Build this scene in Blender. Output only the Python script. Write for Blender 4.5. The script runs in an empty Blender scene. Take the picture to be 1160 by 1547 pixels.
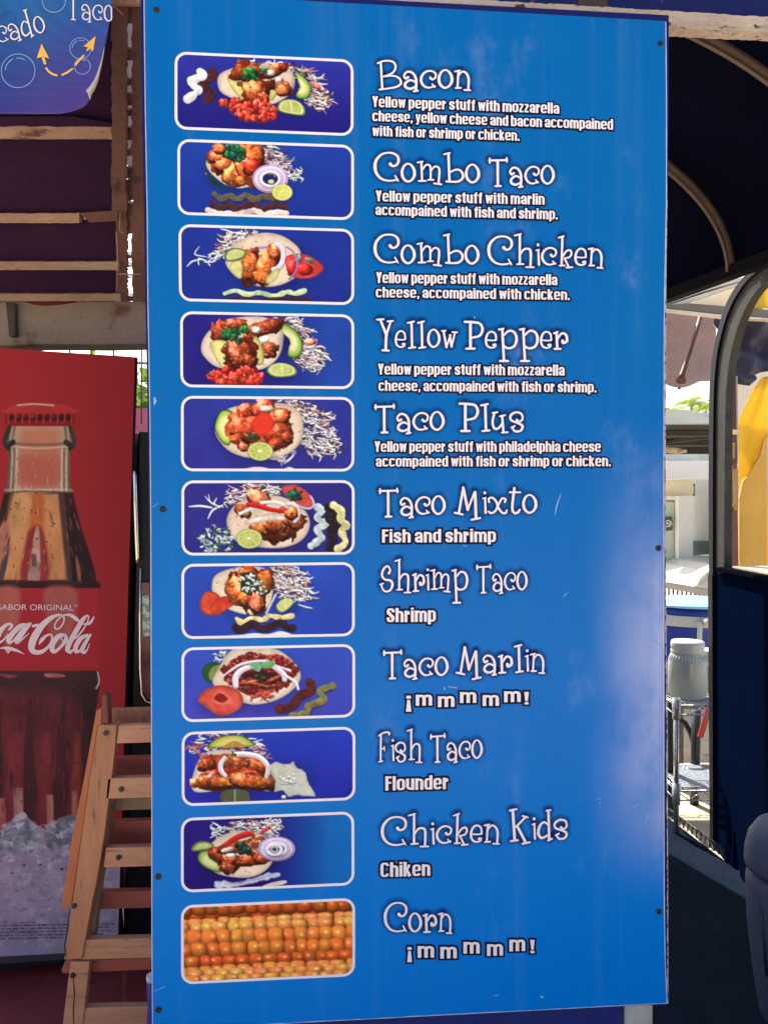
import bpy, bmesh, math, random
import numpy as np
from mathutils import Vector, Matrix
R = math.radians
sc = bpy.context.scene
col = sc.collection
random.seed(5)
# ---------------------------------------------------------------- camera
F = 1168.0; CX, CY, EYE = 580.0, 773.5, 1.55          # focal length and centre in photo pixels, eye height
cam = bpy.data.cameras.new('camera'); cam_o = bpy.data.objects.new('camera', cam); col.objects.link(cam_o)
cam.sensor_fit = 'VERTICAL'; cam.sensor_height = 36; cam.sensor_width = 27; cam.lens = F / 1547 * 36
cam.clip_start = .05; cam.clip_end = 2000
cam_o.location = (0, 0, EYE); cam_o.rotation_euler = (R(90), 0, 0); sc.camera = cam_o
# ---------------------------------------------------------------- sky and sun (sun high behind the stall, the sign is in open shade)
SUN_EL, SUN_AZ = 52, -20
w = bpy.data.worlds.new('World'); sc.world = w; w.use_nodes = True
nt = w.node_tree; bgn = nt.nodes['Background']
sky = nt.nodes.new('ShaderNodeTexSky'); sky.sky_type = 'NISHITA'; sky.sun_disc = False
sky.sun_elevation = R(SUN_EL); sky.sun_rotation = R(SUN_AZ); sky.dust_density = 4.0; sky.ozone_density = 1.0; sky.air_density = 1.0
nt.links.new(sky.outputs[0], bgn.inputs[0]); bgn.inputs[1].default_value = .12
sl = bpy.data.lights.new('sun', 'SUN'); sl.energy = 4.0; sl.angle = R(.5); sl.color = (1, .95, .87)
so = bpy.data.objects.new('sun', sl); col.objects.link(so)
sd_ = Vector((math.sin(R(SUN_AZ)) * math.cos(R(SUN_EL)), math.cos(R(SUN_AZ)) * math.cos(R(SUN_EL)), math.sin(R(SUN_EL))))
so.rotation_euler = sd_.to_track_quat('Z', 'Y').to_euler(); so.location = sd_ * 20
vs = sc.view_settings; vs.view_transform = 'Standard'; vs.look = 'None'; vs.gamma = 1; vs.exposure = 1.46
# ---------------------------------------------------------------- helpers
def lin(r, g, b, k=1.0):
    f = lambda c: c / 12.92 if c < .04045 else ((c + .055) / 1.055) ** 2.4
    return tuple(min(.95, f(max(0, c) / 255) * k) for c in (r, g, b))
def W(x, y, Y): return Vector(((x - CX) / F * Y, Y, EYE - (y - CY) / F * Y))
def tag(o, label=None, cat=None, group=None, kind=None):
    for k, v in (('label', label), ('category', cat), ('group', group), ('kind', kind)):
        if v: o[k] = v
    return o
def thing(name, label, cat, loc=(0, 0, 0), group=None, rz=0):
    o = bpy.data.objects.new(name, None); col.objects.link(o); o.location = loc; o.rotation_euler = (0, 0, rz)
    o.empty_display_size = .1; return tag(o, label, cat, group)
def offset_of(p):
    v = Vector((0, 0, 0))
    while p is not None: v += Vector(p.location); p = p.parent
    return v
def copy_tree(o, parent=None):
    c = o.copy(); col.objects.link(c); c.parent = parent
    for ch in list(o.children): copy_tree(ch, c)
    return c
def arr_mesh(name, V, Fc, mats, parent=None, smooth=False, mi=None, colors=None, uv=None):
    """mesh object from arrays in world coordinates"""
    off = offset_of(parent); me = bpy.data.meshes.new(name)
    V = np.asarray(V, float) - np.array(off)
    me.from_pydata([tuple(v) for v in V], [], [tuple(f) for f in Fc])
    for m in (mats if isinstance(mats, (list, tuple)) else [mats]): me.materials.append(m)
    if mi is not None: me.polygons.foreach_set('material_index', np.asarray(mi, np.int32))
    if smooth: me.polygons.foreach_set('use_smooth', np.ones(len(me.polygons), bool))
    if colors is not None:
        a = me.color_attributes.new('print', 'FLOAT_COLOR', 'POINT'); c = np.ones((len(V), 4), np.float32); c[:, :np.asarray(colors).shape[1]] = colors; a.data.foreach_set('color', c.ravel())
    if uv is not None:
        u = me.uv_layers.new(name='uv'); L = np.zeros(len(me.loops), np.int32); me.loops.foreach_get('vertex_index', L); u.data.foreach_set('uv', np.asarray(uv, np.float32)[L].ravel())
    me.update(); o = bpy.data.objects.new(name, me); col.objects.link(o); o.parent = parent; return o
class MB:
    """collects shapes in world coordinates; build() links them as ONE mesh object"""
    def __init__(s): s.V = []; s.F = []; s.S = []
    def add(s, V, Fc, smooth=False):
        n = len(s.V); s.V += [tuple(v) for v in V]; s.F += [tuple(i + n for i in f) for f in Fc]; s.S += [smooth] * len(Fc); return s
    def box(s, x0, x1, y0, y1, z0, z1, M=None):
        V = [Vector((x, y, z)) for z in (z0, z1) for y in (y0, y1) for x in (x0, x1)]
        if M is not None: V = [M @ v for v in V]
        return s.add(V, [(0, 2, 3, 1), (4, 5, 7, 6), (0, 1, 5, 4), (2, 6, 7, 3), (0, 4, 6, 2), (1, 3, 7, 5)])
    def bar(s, a, b, wd, th, up=(0, 0, 1)):
        """a board from a to b: wd along 'up', th across"""
        a, b = Vector(a), Vector(b); d = (b - a).normalized(); u = Vector(up); u = (u - d * u.dot(d)).normalized(); n = d.cross(u)
        V = [p + u * (i * wd / 2) + n * (j * th / 2) for p in (a, b) for i, j in ((-1, -1), (1, -1), (1, 1), (-1, 1))]
        return s.add(V, [(0, 1, 2, 3), (7, 6, 5, 4), (0, 4, 5, 1), (1, 5, 6, 2), (2, 6, 7, 3), (3, 7, 4, 0)])
    def prism(s, front, ext):
        """closed outline (3-D points, seen from the front) given a depth vector"""
        n = len(front); e = Vector(ext); V = [Vector(p) for p in front] + [Vector(p) + e for p in front]
        return s.add(V, [tuple(range(n)), tuple(range(2 * n - 1, n - 1, -1))] + [(i, i + n, (i + 1) % n + n, (i + 1) % n) for i in range(n)])
    def tube(s, pts, r, n=10, caps=True):
        P = [Vector(p) for p in pts]; rs = r if isinstance(r, (list, tuple)) else [r] * len(P); V = []; Fc = []; t0 = None
        for i, p in enumerate(P):
            d = (P[min(i + 1, len(P) - 1)] - P[max(i - 1, 0)]).normalized()
            if t0 is None: t0 = d.orthogonal().normalized()
            t0 = (t0 - d * t0.dot(d)).normalized(); b = d.cross(t0)
            V += [p + (t0 * math.cos(a) + b * math.sin(a)) * rs[i] for a in [k * 2 * math.pi / n for k in range(n)]]
        for i in range(len(P) - 1):
            for k in range(n): Fc.append((i * n + k, i * n + (k + 1) % n, (i + 1) * n + (k + 1) % n, (i + 1) * n + k))
        s.add(V, Fc, True)
        if caps:
            k = len(s.V) - len(V); s.F += [tuple(range(k + n - 1, k - 1, -1)), tuple(range(k + len(V) - n, k + len(V)))]; s.S += [False, False]
        return s
    def lathe(s, prof, c, n=32):
        V = [(c[0] + r * math.cos(a), c[1] + r * math.sin(a), c[2] + z) for r, z in prof for a in [k * 2 * math.pi / n for k in range(n)]]
        Fc = [(i * n + k, i * n + (k + 1) % n, (i + 1) * n + (k + 1) % n, (i + 1) * n + k) for i in range(len(prof) - 1) for k in range(n)]
        return s.add(V, Fc, True)
    def grid(s, f, nu, nv, smooth=True):
        V = [f(i / nu, j / nv) for j in range(nv + 1) for i in range(nu + 1)]
        return s.add(V, [(j * (nu + 1) + i, j * (nu + 1) + i + 1, (j + 1) * (nu + 1) + i + 1, (j + 1) * (nu + 1) + i) for j in range(nv) for i in range(nu)], smooth)
    def build(s, name, m, parent=None, bevel=0, seg=2, solid=0):
        off = offset_of(parent); me = bpy.data.meshes.new(name)
        me.from_pydata([tuple(Vector(v) - off) for v in s.V], [], s.F); me.materials.append(m)
        me.polygons.foreach_set('use_smooth', np.array(s.S, bool))
        bm = bmesh.new(); bm.from_mesh(me); bmesh.ops.recalc_face_normals(bm, faces=bm.faces); bm.to_mesh(me); bm.free()
        o = bpy.data.objects.new(name, me); col.objects.link(o); o.parent = parent
        if solid: d = o.modifiers.new('solid', 'SOLIDIFY'); d.thickness = solid; d.offset = 0
        if bevel: b = o.modifiers.new('bevel', 'BEVEL'); b.width = bevel; b.segments = seg; b.limit_method = 'ANGLE'; b.angle_limit = R(35)
        return o
_m = {}
def mat(name, c, c2=None, scale=6, mix=(.35, .65), rough=.6, metal=0, bump=0, bscale=40, spec=.5, stretch=(1, 1, 1), c3=None, s3=30, t3=(.6, .66), transl=0, rvar=.15, coord='Object', var=.12, bdist=.02):
    """principled material: base colour broken up by noise, optional second and third colour patches, bump"""
    if name in _m: return _m[name]
    m = bpy.data.materials.new(name); _m[name] = m; m.use_nodes = True; N = m.node_tree.nodes; L = m.node_tree.links; b = N['Principled BSDF']
    tc = N.new('ShaderNodeTexCoord'); mp = N.new('ShaderNodeMapping'); mp.inputs['Scale'].default_value = stretch; L.new(tc.outputs[coord], mp.inputs[0])
    def noise(sca, det=6, ro=.6):
        n = N.new('ShaderNodeTexNoise'); n.inputs['Scale'].default_value = sca; n.inputs['Detail'].default_value = det; n.inputs['Roughness'].default_value = ro; L.new(mp.outputs[0], n.inputs[0]); return n.outputs['Fac']
    def ramp(fac, a, z):
        r = N.new('ShaderNodeMapRange'); r.inputs['From Min'].default_value = a; r.inputs['From Max'].default_value = z; L.new(fac, r.inputs['Value']); return r.outputs[0]
    def mixc(fac, a, z):
        x = N.new('ShaderNodeMix'); x.data_type = 'RGBA'; L.new(fac, x.inputs[0])
        for i, v in ((6, a), (7, z)):
            if isinstance(v, tuple): x.inputs[i].default_value = (*v, 1)
            else: L.new(v, x.inputs[i])
        return x.outputs[2]
    c2 = c2 or tuple(v * (1 - 2 * var) for v in c)
    base = mixc(ramp(noise(scale), *mix), c, c2)
    base = mixc(ramp(noise(scale * 9, 3), .3, .75), base, mixc(ramp(noise(scale * 31, 2), .2, .8), tuple(v * (1 - var) for v in c2), tuple(min(.95, v * (1 + var)) for v in c)))if var else base
    if c3: base = mixc(ramp(noise(s3, 8, .65), *t3), base, c3)
    L.new(base, b.inputs['Base Color']); b.inputs['Metallic'].default_value = metal; b.inputs['Specular IOR Level'].default_value = spec
    rr = N.new('ShaderNodeMapRange'); rr.inputs['To Min'].default_value = max(.03, rough - rvar); rr.inputs['To Max'].default_value = min(1, rough + rvar); L.new(noise(scale * 4), rr.inputs['Value']); L.new(rr.outputs[0], b.inputs['Roughness'])
    if bump:
        bp = N.new('ShaderNodeBump'); bp.inputs['Strength'].default_value = bump; bp.inputs['Distance'].default_value = bdist; L.new(noise(bscale, 8, .7), bp.inputs['Height']); L.new(bp.outputs[0], b.inputs['Normal'])
    if transl:
        t = N.new('ShaderNodeBsdfTranslucent'); L.new(base, t.inputs[0]); mx = N.new('ShaderNodeMixShader'); mx.inputs[0].default_value = transl
        L.new(b.outputs[0], mx.inputs[1]); L.new(t.outputs[0], mx.inputs[2]); L.new(mx.outputs[0], N['Material Output'].inputs[0])
    return m
def print_mat(name, rough=.32, spec=.35, gain=1.0, alpha=False):
    """printed ink: colour from the mesh's own colour attribute (a real print), vinyl gloss"""
    if name in _m: return _m[name]
    m = bpy.data.materials.new(name); _m[name] = m; m.use_nodes = True; N = m.node_tree.nodes; L = m.node_tree.links; b = N['Principled BSDF']
    a = N.new('ShaderNodeAttribute'); a.attribute_name = 'print'
    n = N.new('ShaderNodeTexNoise'); n.inputs['Scale'].default_value = 700; n.inputs['Detail'].default_value = 2
    r = N.new('ShaderNodeMapRange'); r.inputs['To Min'].default_value = .86 * gain; r.inputs['To Max'].default_value = 1.14 * gain; tc = N.new('ShaderNodeTexCoord'); L.new(tc.outputs['Object'], n.inputs[0]); L.new(n.outputs['Fac'], r.inputs['Value'])
    x = N.new('ShaderNodeMix'); x.data_type = 'RGBA'; x.blend_type = 'MULTIPLY'; x.inputs[0].default_value = 1; L.new(a.outputs['Color'], x.inputs[6]); L.new(r.outputs[0], x.inputs[7]); L.new(x.outputs[2], b.inputs['Base Color'])
    b.inputs['Roughness'].default_value = rough; b.inputs['Specular IOR Level'].default_value = spec
    if alpha: L.new(a.outputs['Alpha'], b.inputs['Alpha'])
    return m
# ---------------------------------------------------------------- painter for the printed photographs
NR = np.random.RandomState(7)
def _vnoise(n, cells, rs):
    g = rs.rand(cells + 1, cells + 1); g[-1] = g[0]; g[:, -1] = g[:, 0]
    t = np.arange(n) * cells / n; i = t.astype(int); f = t - i; f = f * f * (3 - 2 * f)
    a = g[i][:, i]; b = g[i][:, i + 1]; c = g[i + 1][:, i]; d = g[i + 1][:, i + 1]
    fx = f[None, :]; fy = f[:, None]
    return (a * (1 - fx) + b * fx) * (1 - fy) + (c * (1 - fx) + d * fx) * fy
NT = sum(_vnoise(512, c, NR) * w for c, w in ((8, .4), (16, .3), (32, .2), (64, .1)))
NF = sum(_vnoise(512, c, NR) * w for c, w in ((64, .4), (128, .35), (256, .25)))
def spline(pts, closed=False, n=6):
    P = [tuple(p) for p in pts]
    if len(P) < 3: return P
    m = len(P); out = []
    for i in range(m if closed else m - 1):
        if closed: a, b, c, d = P[i - 1], P[i], P[(i + 1) % m], P[(i + 2) % m]
        else: a, b, c, d = P[max(i - 1, 0)], P[i], P[i + 1], P[min(i + 2, m - 1)]
        for k in range(n):
            t = k / n; t2 = t * t; t3 = t2 * t
            out.append(tuple(.5 * (2 * q + (r - p) * t + (2 * p - 5 * q + 4 * r - s) * t2 + (3 * q - p - 3 * r + s) * t3)
                             for p, q, r, s in zip(a, b, c, d)))
    if not closed: out.append(P[-1])
    return out
class Paint:
    """A small software painter. Coordinates are zoomed photo pixels: photo = x0 + X/zs."""
    def __init__(s, x0, y0, w, h, zs, res=2.0):
        s.x0, s.y0, s.zs, s.res = x0, y0, zs, res
        s.W, s.H = int(w * res), int(h * res); s.k = res / zs
        s.A = np.zeros((s.H, s.W, 3))
    def sl(s, x0, y0, x1, y1):
        a = max(0, int(x0 * s.k) - 2); b = min(s.W, int(x1 * s.k) + 3); c = max(0, int(y0 * s.k) - 2); d = min(s.H, int(y1 * s.k) + 3)
        if b <= a or d <= c: return None
        X, Y = np.meshgrid((np.arange(a, b) + .5) / s.k, (np.arange(c, d) + .5) / s.k)
        return (slice(c, d), slice(a, b)), X, Y
    def noise(s, X, Y, sc, T=None):
        T = NT if T is None else T; o = NR.randint(0, 512, 2)
        return T[((Y / sc * 64).astype(int) + o[0]) % 512, ((X / sc * 64).astype(int) + o[1]) % 512]
    def put(s, S, m, col):
        A = s.A[S]; A[...] = A * (1 - m[..., None]) + col * m[..., None]
    def bg(s, c0, c1, c2=None, amp=.12):
        S, X, Y = s.sl(0, 0, 1e5, 1e5); u = X / X.max(); v = Y / Y.max()
        col = np.array(c0) * (1 - v[..., None]) + np.array(c1) * v[..., None]
        if c2 is not None:
            w = np.clip((u - .5) / .35, 0, 1)[..., None]; col = col * (1 - w) + np.array(c2) * w
        n = 1 + amp * 2 * (s.noise(X, Y, 300) - .5) + amp * (s.noise(X, Y, 60, NF) - .5)
        s.A[...] = col * n[..., None]
    def sd(s, pts, X, Y):
        P = np.array([p[:2] for p in pts], float); d = np.full(X.shape, 1e9); ins = np.zeros(X.shape, bool)
        for i in range(len(P)):
            ax, ay = P[i - 1]; bx, by = P[i]; ex, ey = bx - ax, by - ay
            t = np.clip(((X - ax) * ex + (Y - ay) * ey) / (ex * ex + ey * ey + 1e-9), 0, 1)
            d = np.minimum(d, (X - ax - t * ex) ** 2 + (Y - ay - t * ey) ** 2)
            if ay != by:
                ins ^= ((ay > Y) != (by > Y)) & (X < ex * (Y - ay) / (by - ay) + ax)
        d = np.sqrt(d); return np.where(ins, d, -d)
    def poly(s, pts, col, amp=.12, ns=60, rim=0, rimw=15, grad=0, smooth=True, soft=None, alpha=1, col2=None, wob=0):
        pts = spline(pts, True, 5) if smooth else pts
        xs = [p[0] for p in pts]; ys = [p[1] for p in pts]
        r = s.sl(min(xs), min(ys), max(xs), max(ys))
        if r is None: return
        S, X, Y = r; d = s.sd(pts, X, Y)
        if wob: d = d + wob * 3 * (s.noise(X, Y, 60) - .5) * 2
        m = np.clip(d / (soft or 1 / s.k) + .5, 0, 1) * alpha
        n = 1 + 2 * amp * (s.noise(X, Y, ns) - .5) + amp * (s.noise(X, Y, ns * .5, NF) - .5)
        v = (Y - min(ys)) / (max(ys) - min(ys) + 1e-6)
        n = n * (1 + grad * (.5 - v)); n = n * (1 - rim * np.clip(1 - d / rimw, 0, 1))
        c = np.array(col, float)[None, None]
        if col2 is not None:
            w = np.clip(1.6 * s.noise(X, Y, ns * 1.3) - .3, 0, 1)[..., None]; c = c * (1 - w) + np.array(col2) * w
        s.put(S, m, c * n[..., None])
    def stroke(s, pts, w, col, amp=.1, dome=.3, smooth=True, alpha=1, specks=0):
        pts = [tuple(p) + ((w,) if len(p) == 2 else ()) for p in pts]
        if smooth: pts = spline(pts, False, 5)
        mw = max(p[2] for p in pts); xs = [p[0] for p in pts]; ys = [p[1] for p in pts]
        r = s.sl(min(xs) - mw, min(ys) - mw, max(xs) + mw, max(ys) + mw)
        if r is None: return
        S, X, Y = r; best = np.full(X.shape, -1e9); up = np.zeros(X.shape)
        for (ax, ay, aw), (bx, by, bw) in zip(pts, pts[1:]):
            ex, ey = bx - ax, by - ay
            t = np.clip(((X - ax) * ex + (Y - ay) * ey) / (ex * ex + ey * ey + 1e-9), 0, 1)
            dd = aw + t * (bw - aw) - np.hypot(X - ax - t * ex, Y - ay - t * ey)
            k = dd > best; best = np.where(k, dd, best); up = np.where(k, ay + t * ey - Y, up)
        m = np.clip(best * s.k + .5, 0, 1) * alpha
        n = 1 + 2 * amp * (s.noise(X, Y, 40) - .5)
        n = n * (1 + dome * np.clip(up / (mw + 1e-6), -1, 1))
        c = np.array(col, float) * n[..., None]
        if specks: c = c + (specks * (s.noise(X, Y, 12, NF) > .66))[..., None]
        s.put(S, m, c)
    def blob(s, x, y, rx, ry, rot=0, col=(200, 100, 40), amp=.25, col2=None, ns=35, spec=60, rag=.35, dark=.55):
        R = max(rx, ry) * 1.25; r = s.sl(x - R, y - R, x + R, y + R)
        if r is None: return
        S, X, Y = r; a = math.radians(rot); ca, sa = math.cos(a), math.sin(a)
        u = ((X - x) * ca + (Y - y) * sa) / rx; v = (-(X - x) * sa + (Y - y) * ca) / ry
        rr = np.sqrt(u * u + v * v) * (1 + rag * 2 * (s.noise(X, Y, max(20, R * .8)) - .5))
        m = np.clip((1 - rr) * min(rx, ry) * s.k + .5, 0, 1)
        nz = np.sqrt(np.clip(1 - rr * rr, 0, 1)); bump = 1.5 * (s.noise(X, Y, ns * 1.5) - .5)
        gx = (u * ca - v * sa) * 1 + bump; gy = (u * sa + v * ca) + bump
        L = np.clip(-.35 * gx - .6 * gy + .72 * nz, 0, 1.2)
        c = np.array(col, float)[None, None]
        if col2 is not None:
            w = np.clip(2.2 * s.noise(X, Y, ns * 1.6) - .6, 0, 1)[..., None]; c = c * (1 - w) + np.array(col2) * w
        c = c * ((dark + .75 * L) * (1 + amp * 2 * (s.noise(X, Y, ns) - .5)))[..., None] + (spec * np.clip(L - .8, 0, 1) * 3.2)[..., None]
        s.put(S, m, c)
    def shadow(s, x, y, rx, ry, a=.5):
        r = s.sl(x - rx, y - ry, x + rx, y + ry)
        if r is None: return
        S, X, Y = r; m = np.clip(1 - np.hypot((X - x) / rx, (Y - y) / ry), 0, 1) * a
        s.put(S, m, np.array((8, 5, 40.)))
    # ---- foods
    def tortilla(s, pts, col=(236, 216, 196)):
        xs = [p[0] for p in pts]; ys = [p[1] for p in pts]; cx, cy = sum(xs) / len(xs), sum(ys) / len(ys)
        s.shadow(cx + 12, cy + 25, (max(xs) - min(xs)) * .62, (max(ys) - min(ys)) * .68, .6)
        s.poly(pts, [c * .8 for c in col], .1, 60)
        s.poly([(p[0] + (cx - p[0]) * .035, p[1] + (cy - p[1]) * .035 - 2) for p in pts], col, .1, 70, rim=.1, rimw=25, grad=-.1, col2=(222, 196, 170))
        for _ in range(26):
            a, q = NR.rand() * 6.28, .3 + .65 * NR.rand()
            s.blob(cx + (max(xs) - min(xs)) * .5 * q * math.cos(a), cy + (max(ys) - min(ys)) * .5 * q * math.sin(a), 4 + 4 * NR.rand(), 3 + 2 * NR.rand(), 0, (190, 150, 110), spec=0)
    def lime(s, x, y, rx, ry, rot=0, flesh=(190, 200, 105), rind=(120, 150, 45)):
        s.shadow(x + 8, y + 10, rx * 1.4, ry * 1.4, .5); a = math.radians(rot); ca, sa = math.cos(a), math.sin(a)
        E = lambda k, n=26: [(x + rx * k * math.cos(t) * ca - ry * k * math.sin(t) * sa, y + rx * k * math.cos(t) * sa + ry * k * math.sin(t) * ca) for t in [i * 6.2832 / n for i in range(n)]]
        s.poly(E(1), rind, .1); s.poly(E(.92), (225, 225, 165), .05); s.poly(E(.83), flesh, .14, 25)
        for t in range(9):
            q = E(.8, 9)[t]; s.stroke([(x, y), q], 2.2, (222, 225, 160), smooth=False, alpha=.75)
        s.blob(x, y, rx * .13, ry * .13, 0, (245, 245, 215), spec=0)
    def wedge(s, pts, flesh=(185, 195, 105)):
        cx = sum(p[0] for p in pts) / len(pts); cy = sum(p[1] for p in pts) / len(pts); s.shadow(cx + 6, cy + 18, 110, 70, .5)
        s.poly(pts, (110, 145, 40), .1); q = [(p[0] + (cx - p[0]) * .12, p[1] + (cy - p[1]) * .12 - 2) for p in pts]
        s.poly(q, (222, 222, 165), .05); q = [(p[0] + (cx - p[0]) * .25, p[1] + (cy - p[1]) * .25 - 3) for p in pts]; s.poly(q, flesh, .15, 25)
        s.stroke([(cx, cy - 30), (cx + 4, cy + 25)], 4, (225, 228, 175), smooth=False)
    def avocado(s, pts, inner=(222, 222, 150), outer=(120, 165, 50)):
        cx = sum(p[0] for p in pts) / len(pts); cy = sum(p[1] for p in pts) / len(pts); s.shadow(cx + 6, cy + 12, 110, 110, .5)
        s.poly(pts, (45, 75, 25), .15)
        for k, w in ((.08, 0), (.2, .45), (.36, .8), (.5, 1)):
            q = [(p[0] + (cx - p[0]) * k, p[1] + (cy - p[1]) * k) for p in pts]
            s.poly(q, [o * (1 - w) + i * w for o, i in zip(outer, inner)], .07, soft=8)
    def ring(s, x, y, rx, ry, w, col=(212, 196, 226), rot=0, a0=0, a1=360):
        a = math.radians(rot); ca, sa = math.cos(a), math.sin(a); P = []
        for i in range(25):
            t = math.radians(a0 + (a1 - a0) * i / 24); u, v = rx * math.cos(t), ry * math.sin(t); P.append((x + u * ca - v * sa, y + u * sa + v * ca))
        s.stroke([(p[0] + 2, p[1] + 4) for p in P], w * 1.2, (90, 50, 90), alpha=.5, smooth=False); s.stroke(P, w, col, smooth=False, dome=.12)
    def onion(s, x, y, rx, ry, w=7):
        s.shadow(x, y + 10, rx * 1.3, ry * 1.35, .5)
        for k, c in ((1, (190, 160, 210)), (.86, (228, 218, 238)), (.7, (205, 188, 225)), (.55, (238, 232, 244))): s.ring(x, y, rx * k, ry * k, w, c)
    def strands(s, pts, n, cols, ln=70, w=4.5, ang=None, curl=2.2):
        P = np.array([p[:2] for p in pts]); lo, hi = P.min(0), P.max(0); k = 0
        while k < n:
            q = lo + (hi - lo) * NR.rand(2)
            if s.sd(pts, np.array([[q[0]]]), np.array([[q[1]]]))[0, 0] < 0: continue
            k += 1; a = NR.rand() * 6.28 if ang is None else math.radians(ang + 100 * (NR.rand() - .5)); l = ln * (.45 + .8 * NR.rand()); b = a + curl * (NR.rand() - .5) * 2
            p1 = (q[0] + l * .5 * math.cos(a), q[1] + l * .35 * math.sin(a)); p2 = (p1[0] + l * .5 * math.cos(b), p1[1] + l * .35 * math.sin(b))
            c = cols[NR.randint(len(cols))]; ww = w * (.5 + .7 * NR.rand())
            s.stroke([(q[0], q[1] + 4), (p1[0], p1[1] + 4), (p2[0], p2[1] + 4)], ww, (25, 20, 60), alpha=.4, dome=0)
            s.stroke([(*q, ww * .7), (*p1, ww), (*p2, ww * .5)], ww, c, amp=.1)
    def slaw(s, pts, n=60, ang=None, ln=70):
        n = int(n * 1.15); s.poly(pts, (70, 58, 96), .4, 30, alpha=.7, wob=12)
        s.strands(pts, n // 3, [(205, 200, 185), (175, 185, 140), (90, 50, 95), (220, 120, 80)], ln, 5, ang)
        s.strands(pts, n, [(242, 238, 232), (236, 236, 226), (218, 224, 196), (246, 244, 244), (240, 238, 236), (228, 212, 220), (80, 45, 85), (222, 150, 120)], ln * 1.05, 4.8, ang)
    def leaf(s, x, y, r, n=6, col=(28, 88, 38)):
        for i in range(n * 2):
            a = NR.rand() * 6.28; q = r * .55 * NR.rand()
            s.blob(x + q * math.cos(a) * 1.3, y + q * math.sin(a), r * (.22 + .26 * NR.rand()), r * (.16 + .18 * NR.rand()), NR.rand() * 180, [c * (.6 + .8 * NR.rand()) for c in col], amp=.3, spec=30, rag=.9)
    def meat(s, L, col=(205, 92, 32), col2=(140, 38, 14), spec=75):
        L = [(x, y, rx * 1.1, ry * 1.12, r) for x, y, rx, ry, r in L]
        for (x, y, rx, ry, rot) in L: s.blob(x + 2, y + 3, rx * 1.16, ry * 1.2, rot, [c * .62 for c in col], col2=(110, 30, 16), spec=30, rag=.7, ns=28)
        for (x, y, rx, ry, rot) in L:
            s.blob(x + 4, y + 9, rx * 1.05, ry * 1.08, rot, (70, 18, 10), spec=0, dark=.8)
            s.blob(x, y, rx, ry, rot, [c * (.86 + .3 * NR.rand()) for c in col], amp=.4, col2=col2, spec=spec, ns=45, rag=.6)
            for _ in range(int(rx * ry / 150)):
                a, q = 6.28 * NR.rand(), .85 * NR.rand() ** .5; u, v = rx * q * math.cos(a), ry * q * math.sin(a); t = math.radians(rot); X, Y = x + u * math.cos(t) - v * math.sin(t), y + u * math.sin(t) + v * math.cos(t)
                k = NR.rand(); c = (90, 26, 10) if k < .35 else (246, 196, 130) if k < .6 else (214, 60, 30) if k < .85 else (240, 226, 200)
                l = 3 + 8 * NR.rand(); b = NR.rand() * 3.14; s.stroke([(X - l * math.cos(b), Y - l * .6 * math.sin(b)), (X, Y + 2), (X + l * math.cos(b), Y + l * .6 * math.sin(b))], 1.5 + 2.5 * NR.rand(), c, alpha=.6)
    def salsa(s, pts, n=40, col=(215, 38, 30)):
        P = np.array(pts); lo, hi = P.min(0), P.max(0); s.poly(pts, (130, 16, 16), .3, 30, wob=14); k = 0
        while k < n:
            q = lo + (hi - lo) * NR.rand(2)
            if s.sd(pts, np.array([[q[0]]]), np.array([[q[1]]]))[0, 0] < 0: continue
            k += 1; s.blob(q[0], q[1], 14 + 16 * NR.rand(), 10 + 10 * NR.rand(), NR.rand() * 180, [c * (.75 + .4 * NR.rand()) for c in col], col2=(235, 90, 60), spec=60, rag=.7)
    def sauce(s, pts, w, col, specks=0):
        s.stroke([(p[0] + 3, p[1] + 7) for p in pts], w * 1.05, (10, 8, 50), alpha=.5, dome=0)
        P = spline(pts, False, 7); s.stroke([(p[0], p[1], w * (.75 + .5 * NR.rand())) for p in P[::2] + P[-1:]], w, col, amp=.3, dome=.12, smooth=True, specks=specks)
    def blur(s, n=1):
        for _ in range(n):
            B = np.pad(s.A, ((1, 1), (1, 1), (0, 0)), 'edge'); s.A = (B[1:-1, 1:-1] * 2 + B[:-2, 1:-1] + B[2:, 1:-1] + B[1:-1, :-2] + B[1:-1, 2:]) / 6
    def sample(s, px, py):
        """linear colour at photo pixels (arrays)"""
        x = np.clip((px - s.x0) * s.res - .5, 0, s.W - 1.001); y = np.clip((py - s.y0) * s.res - .5, 0, s.H - 1.001)
        i, j = x.astype(int), y.astype(int); f, g = (x - i)[..., None], (y - j)[..., None]; A = s.A
        j1 = np.minimum(j + 1, s.H - 1); i1 = np.minimum(i + 1, s.W - 1)
        c = (A[j, i] * (1 - f) + A[j, i1] * f) * (1 - g) + (A[j1, i] * (1 - f) + A[j1, i1] * f) * g
        c = np.clip(c, 0, 255) / 255; return np.where(c < .04045, c / 12.92, ((c + .055) / 1.055) ** 2.4)

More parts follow.
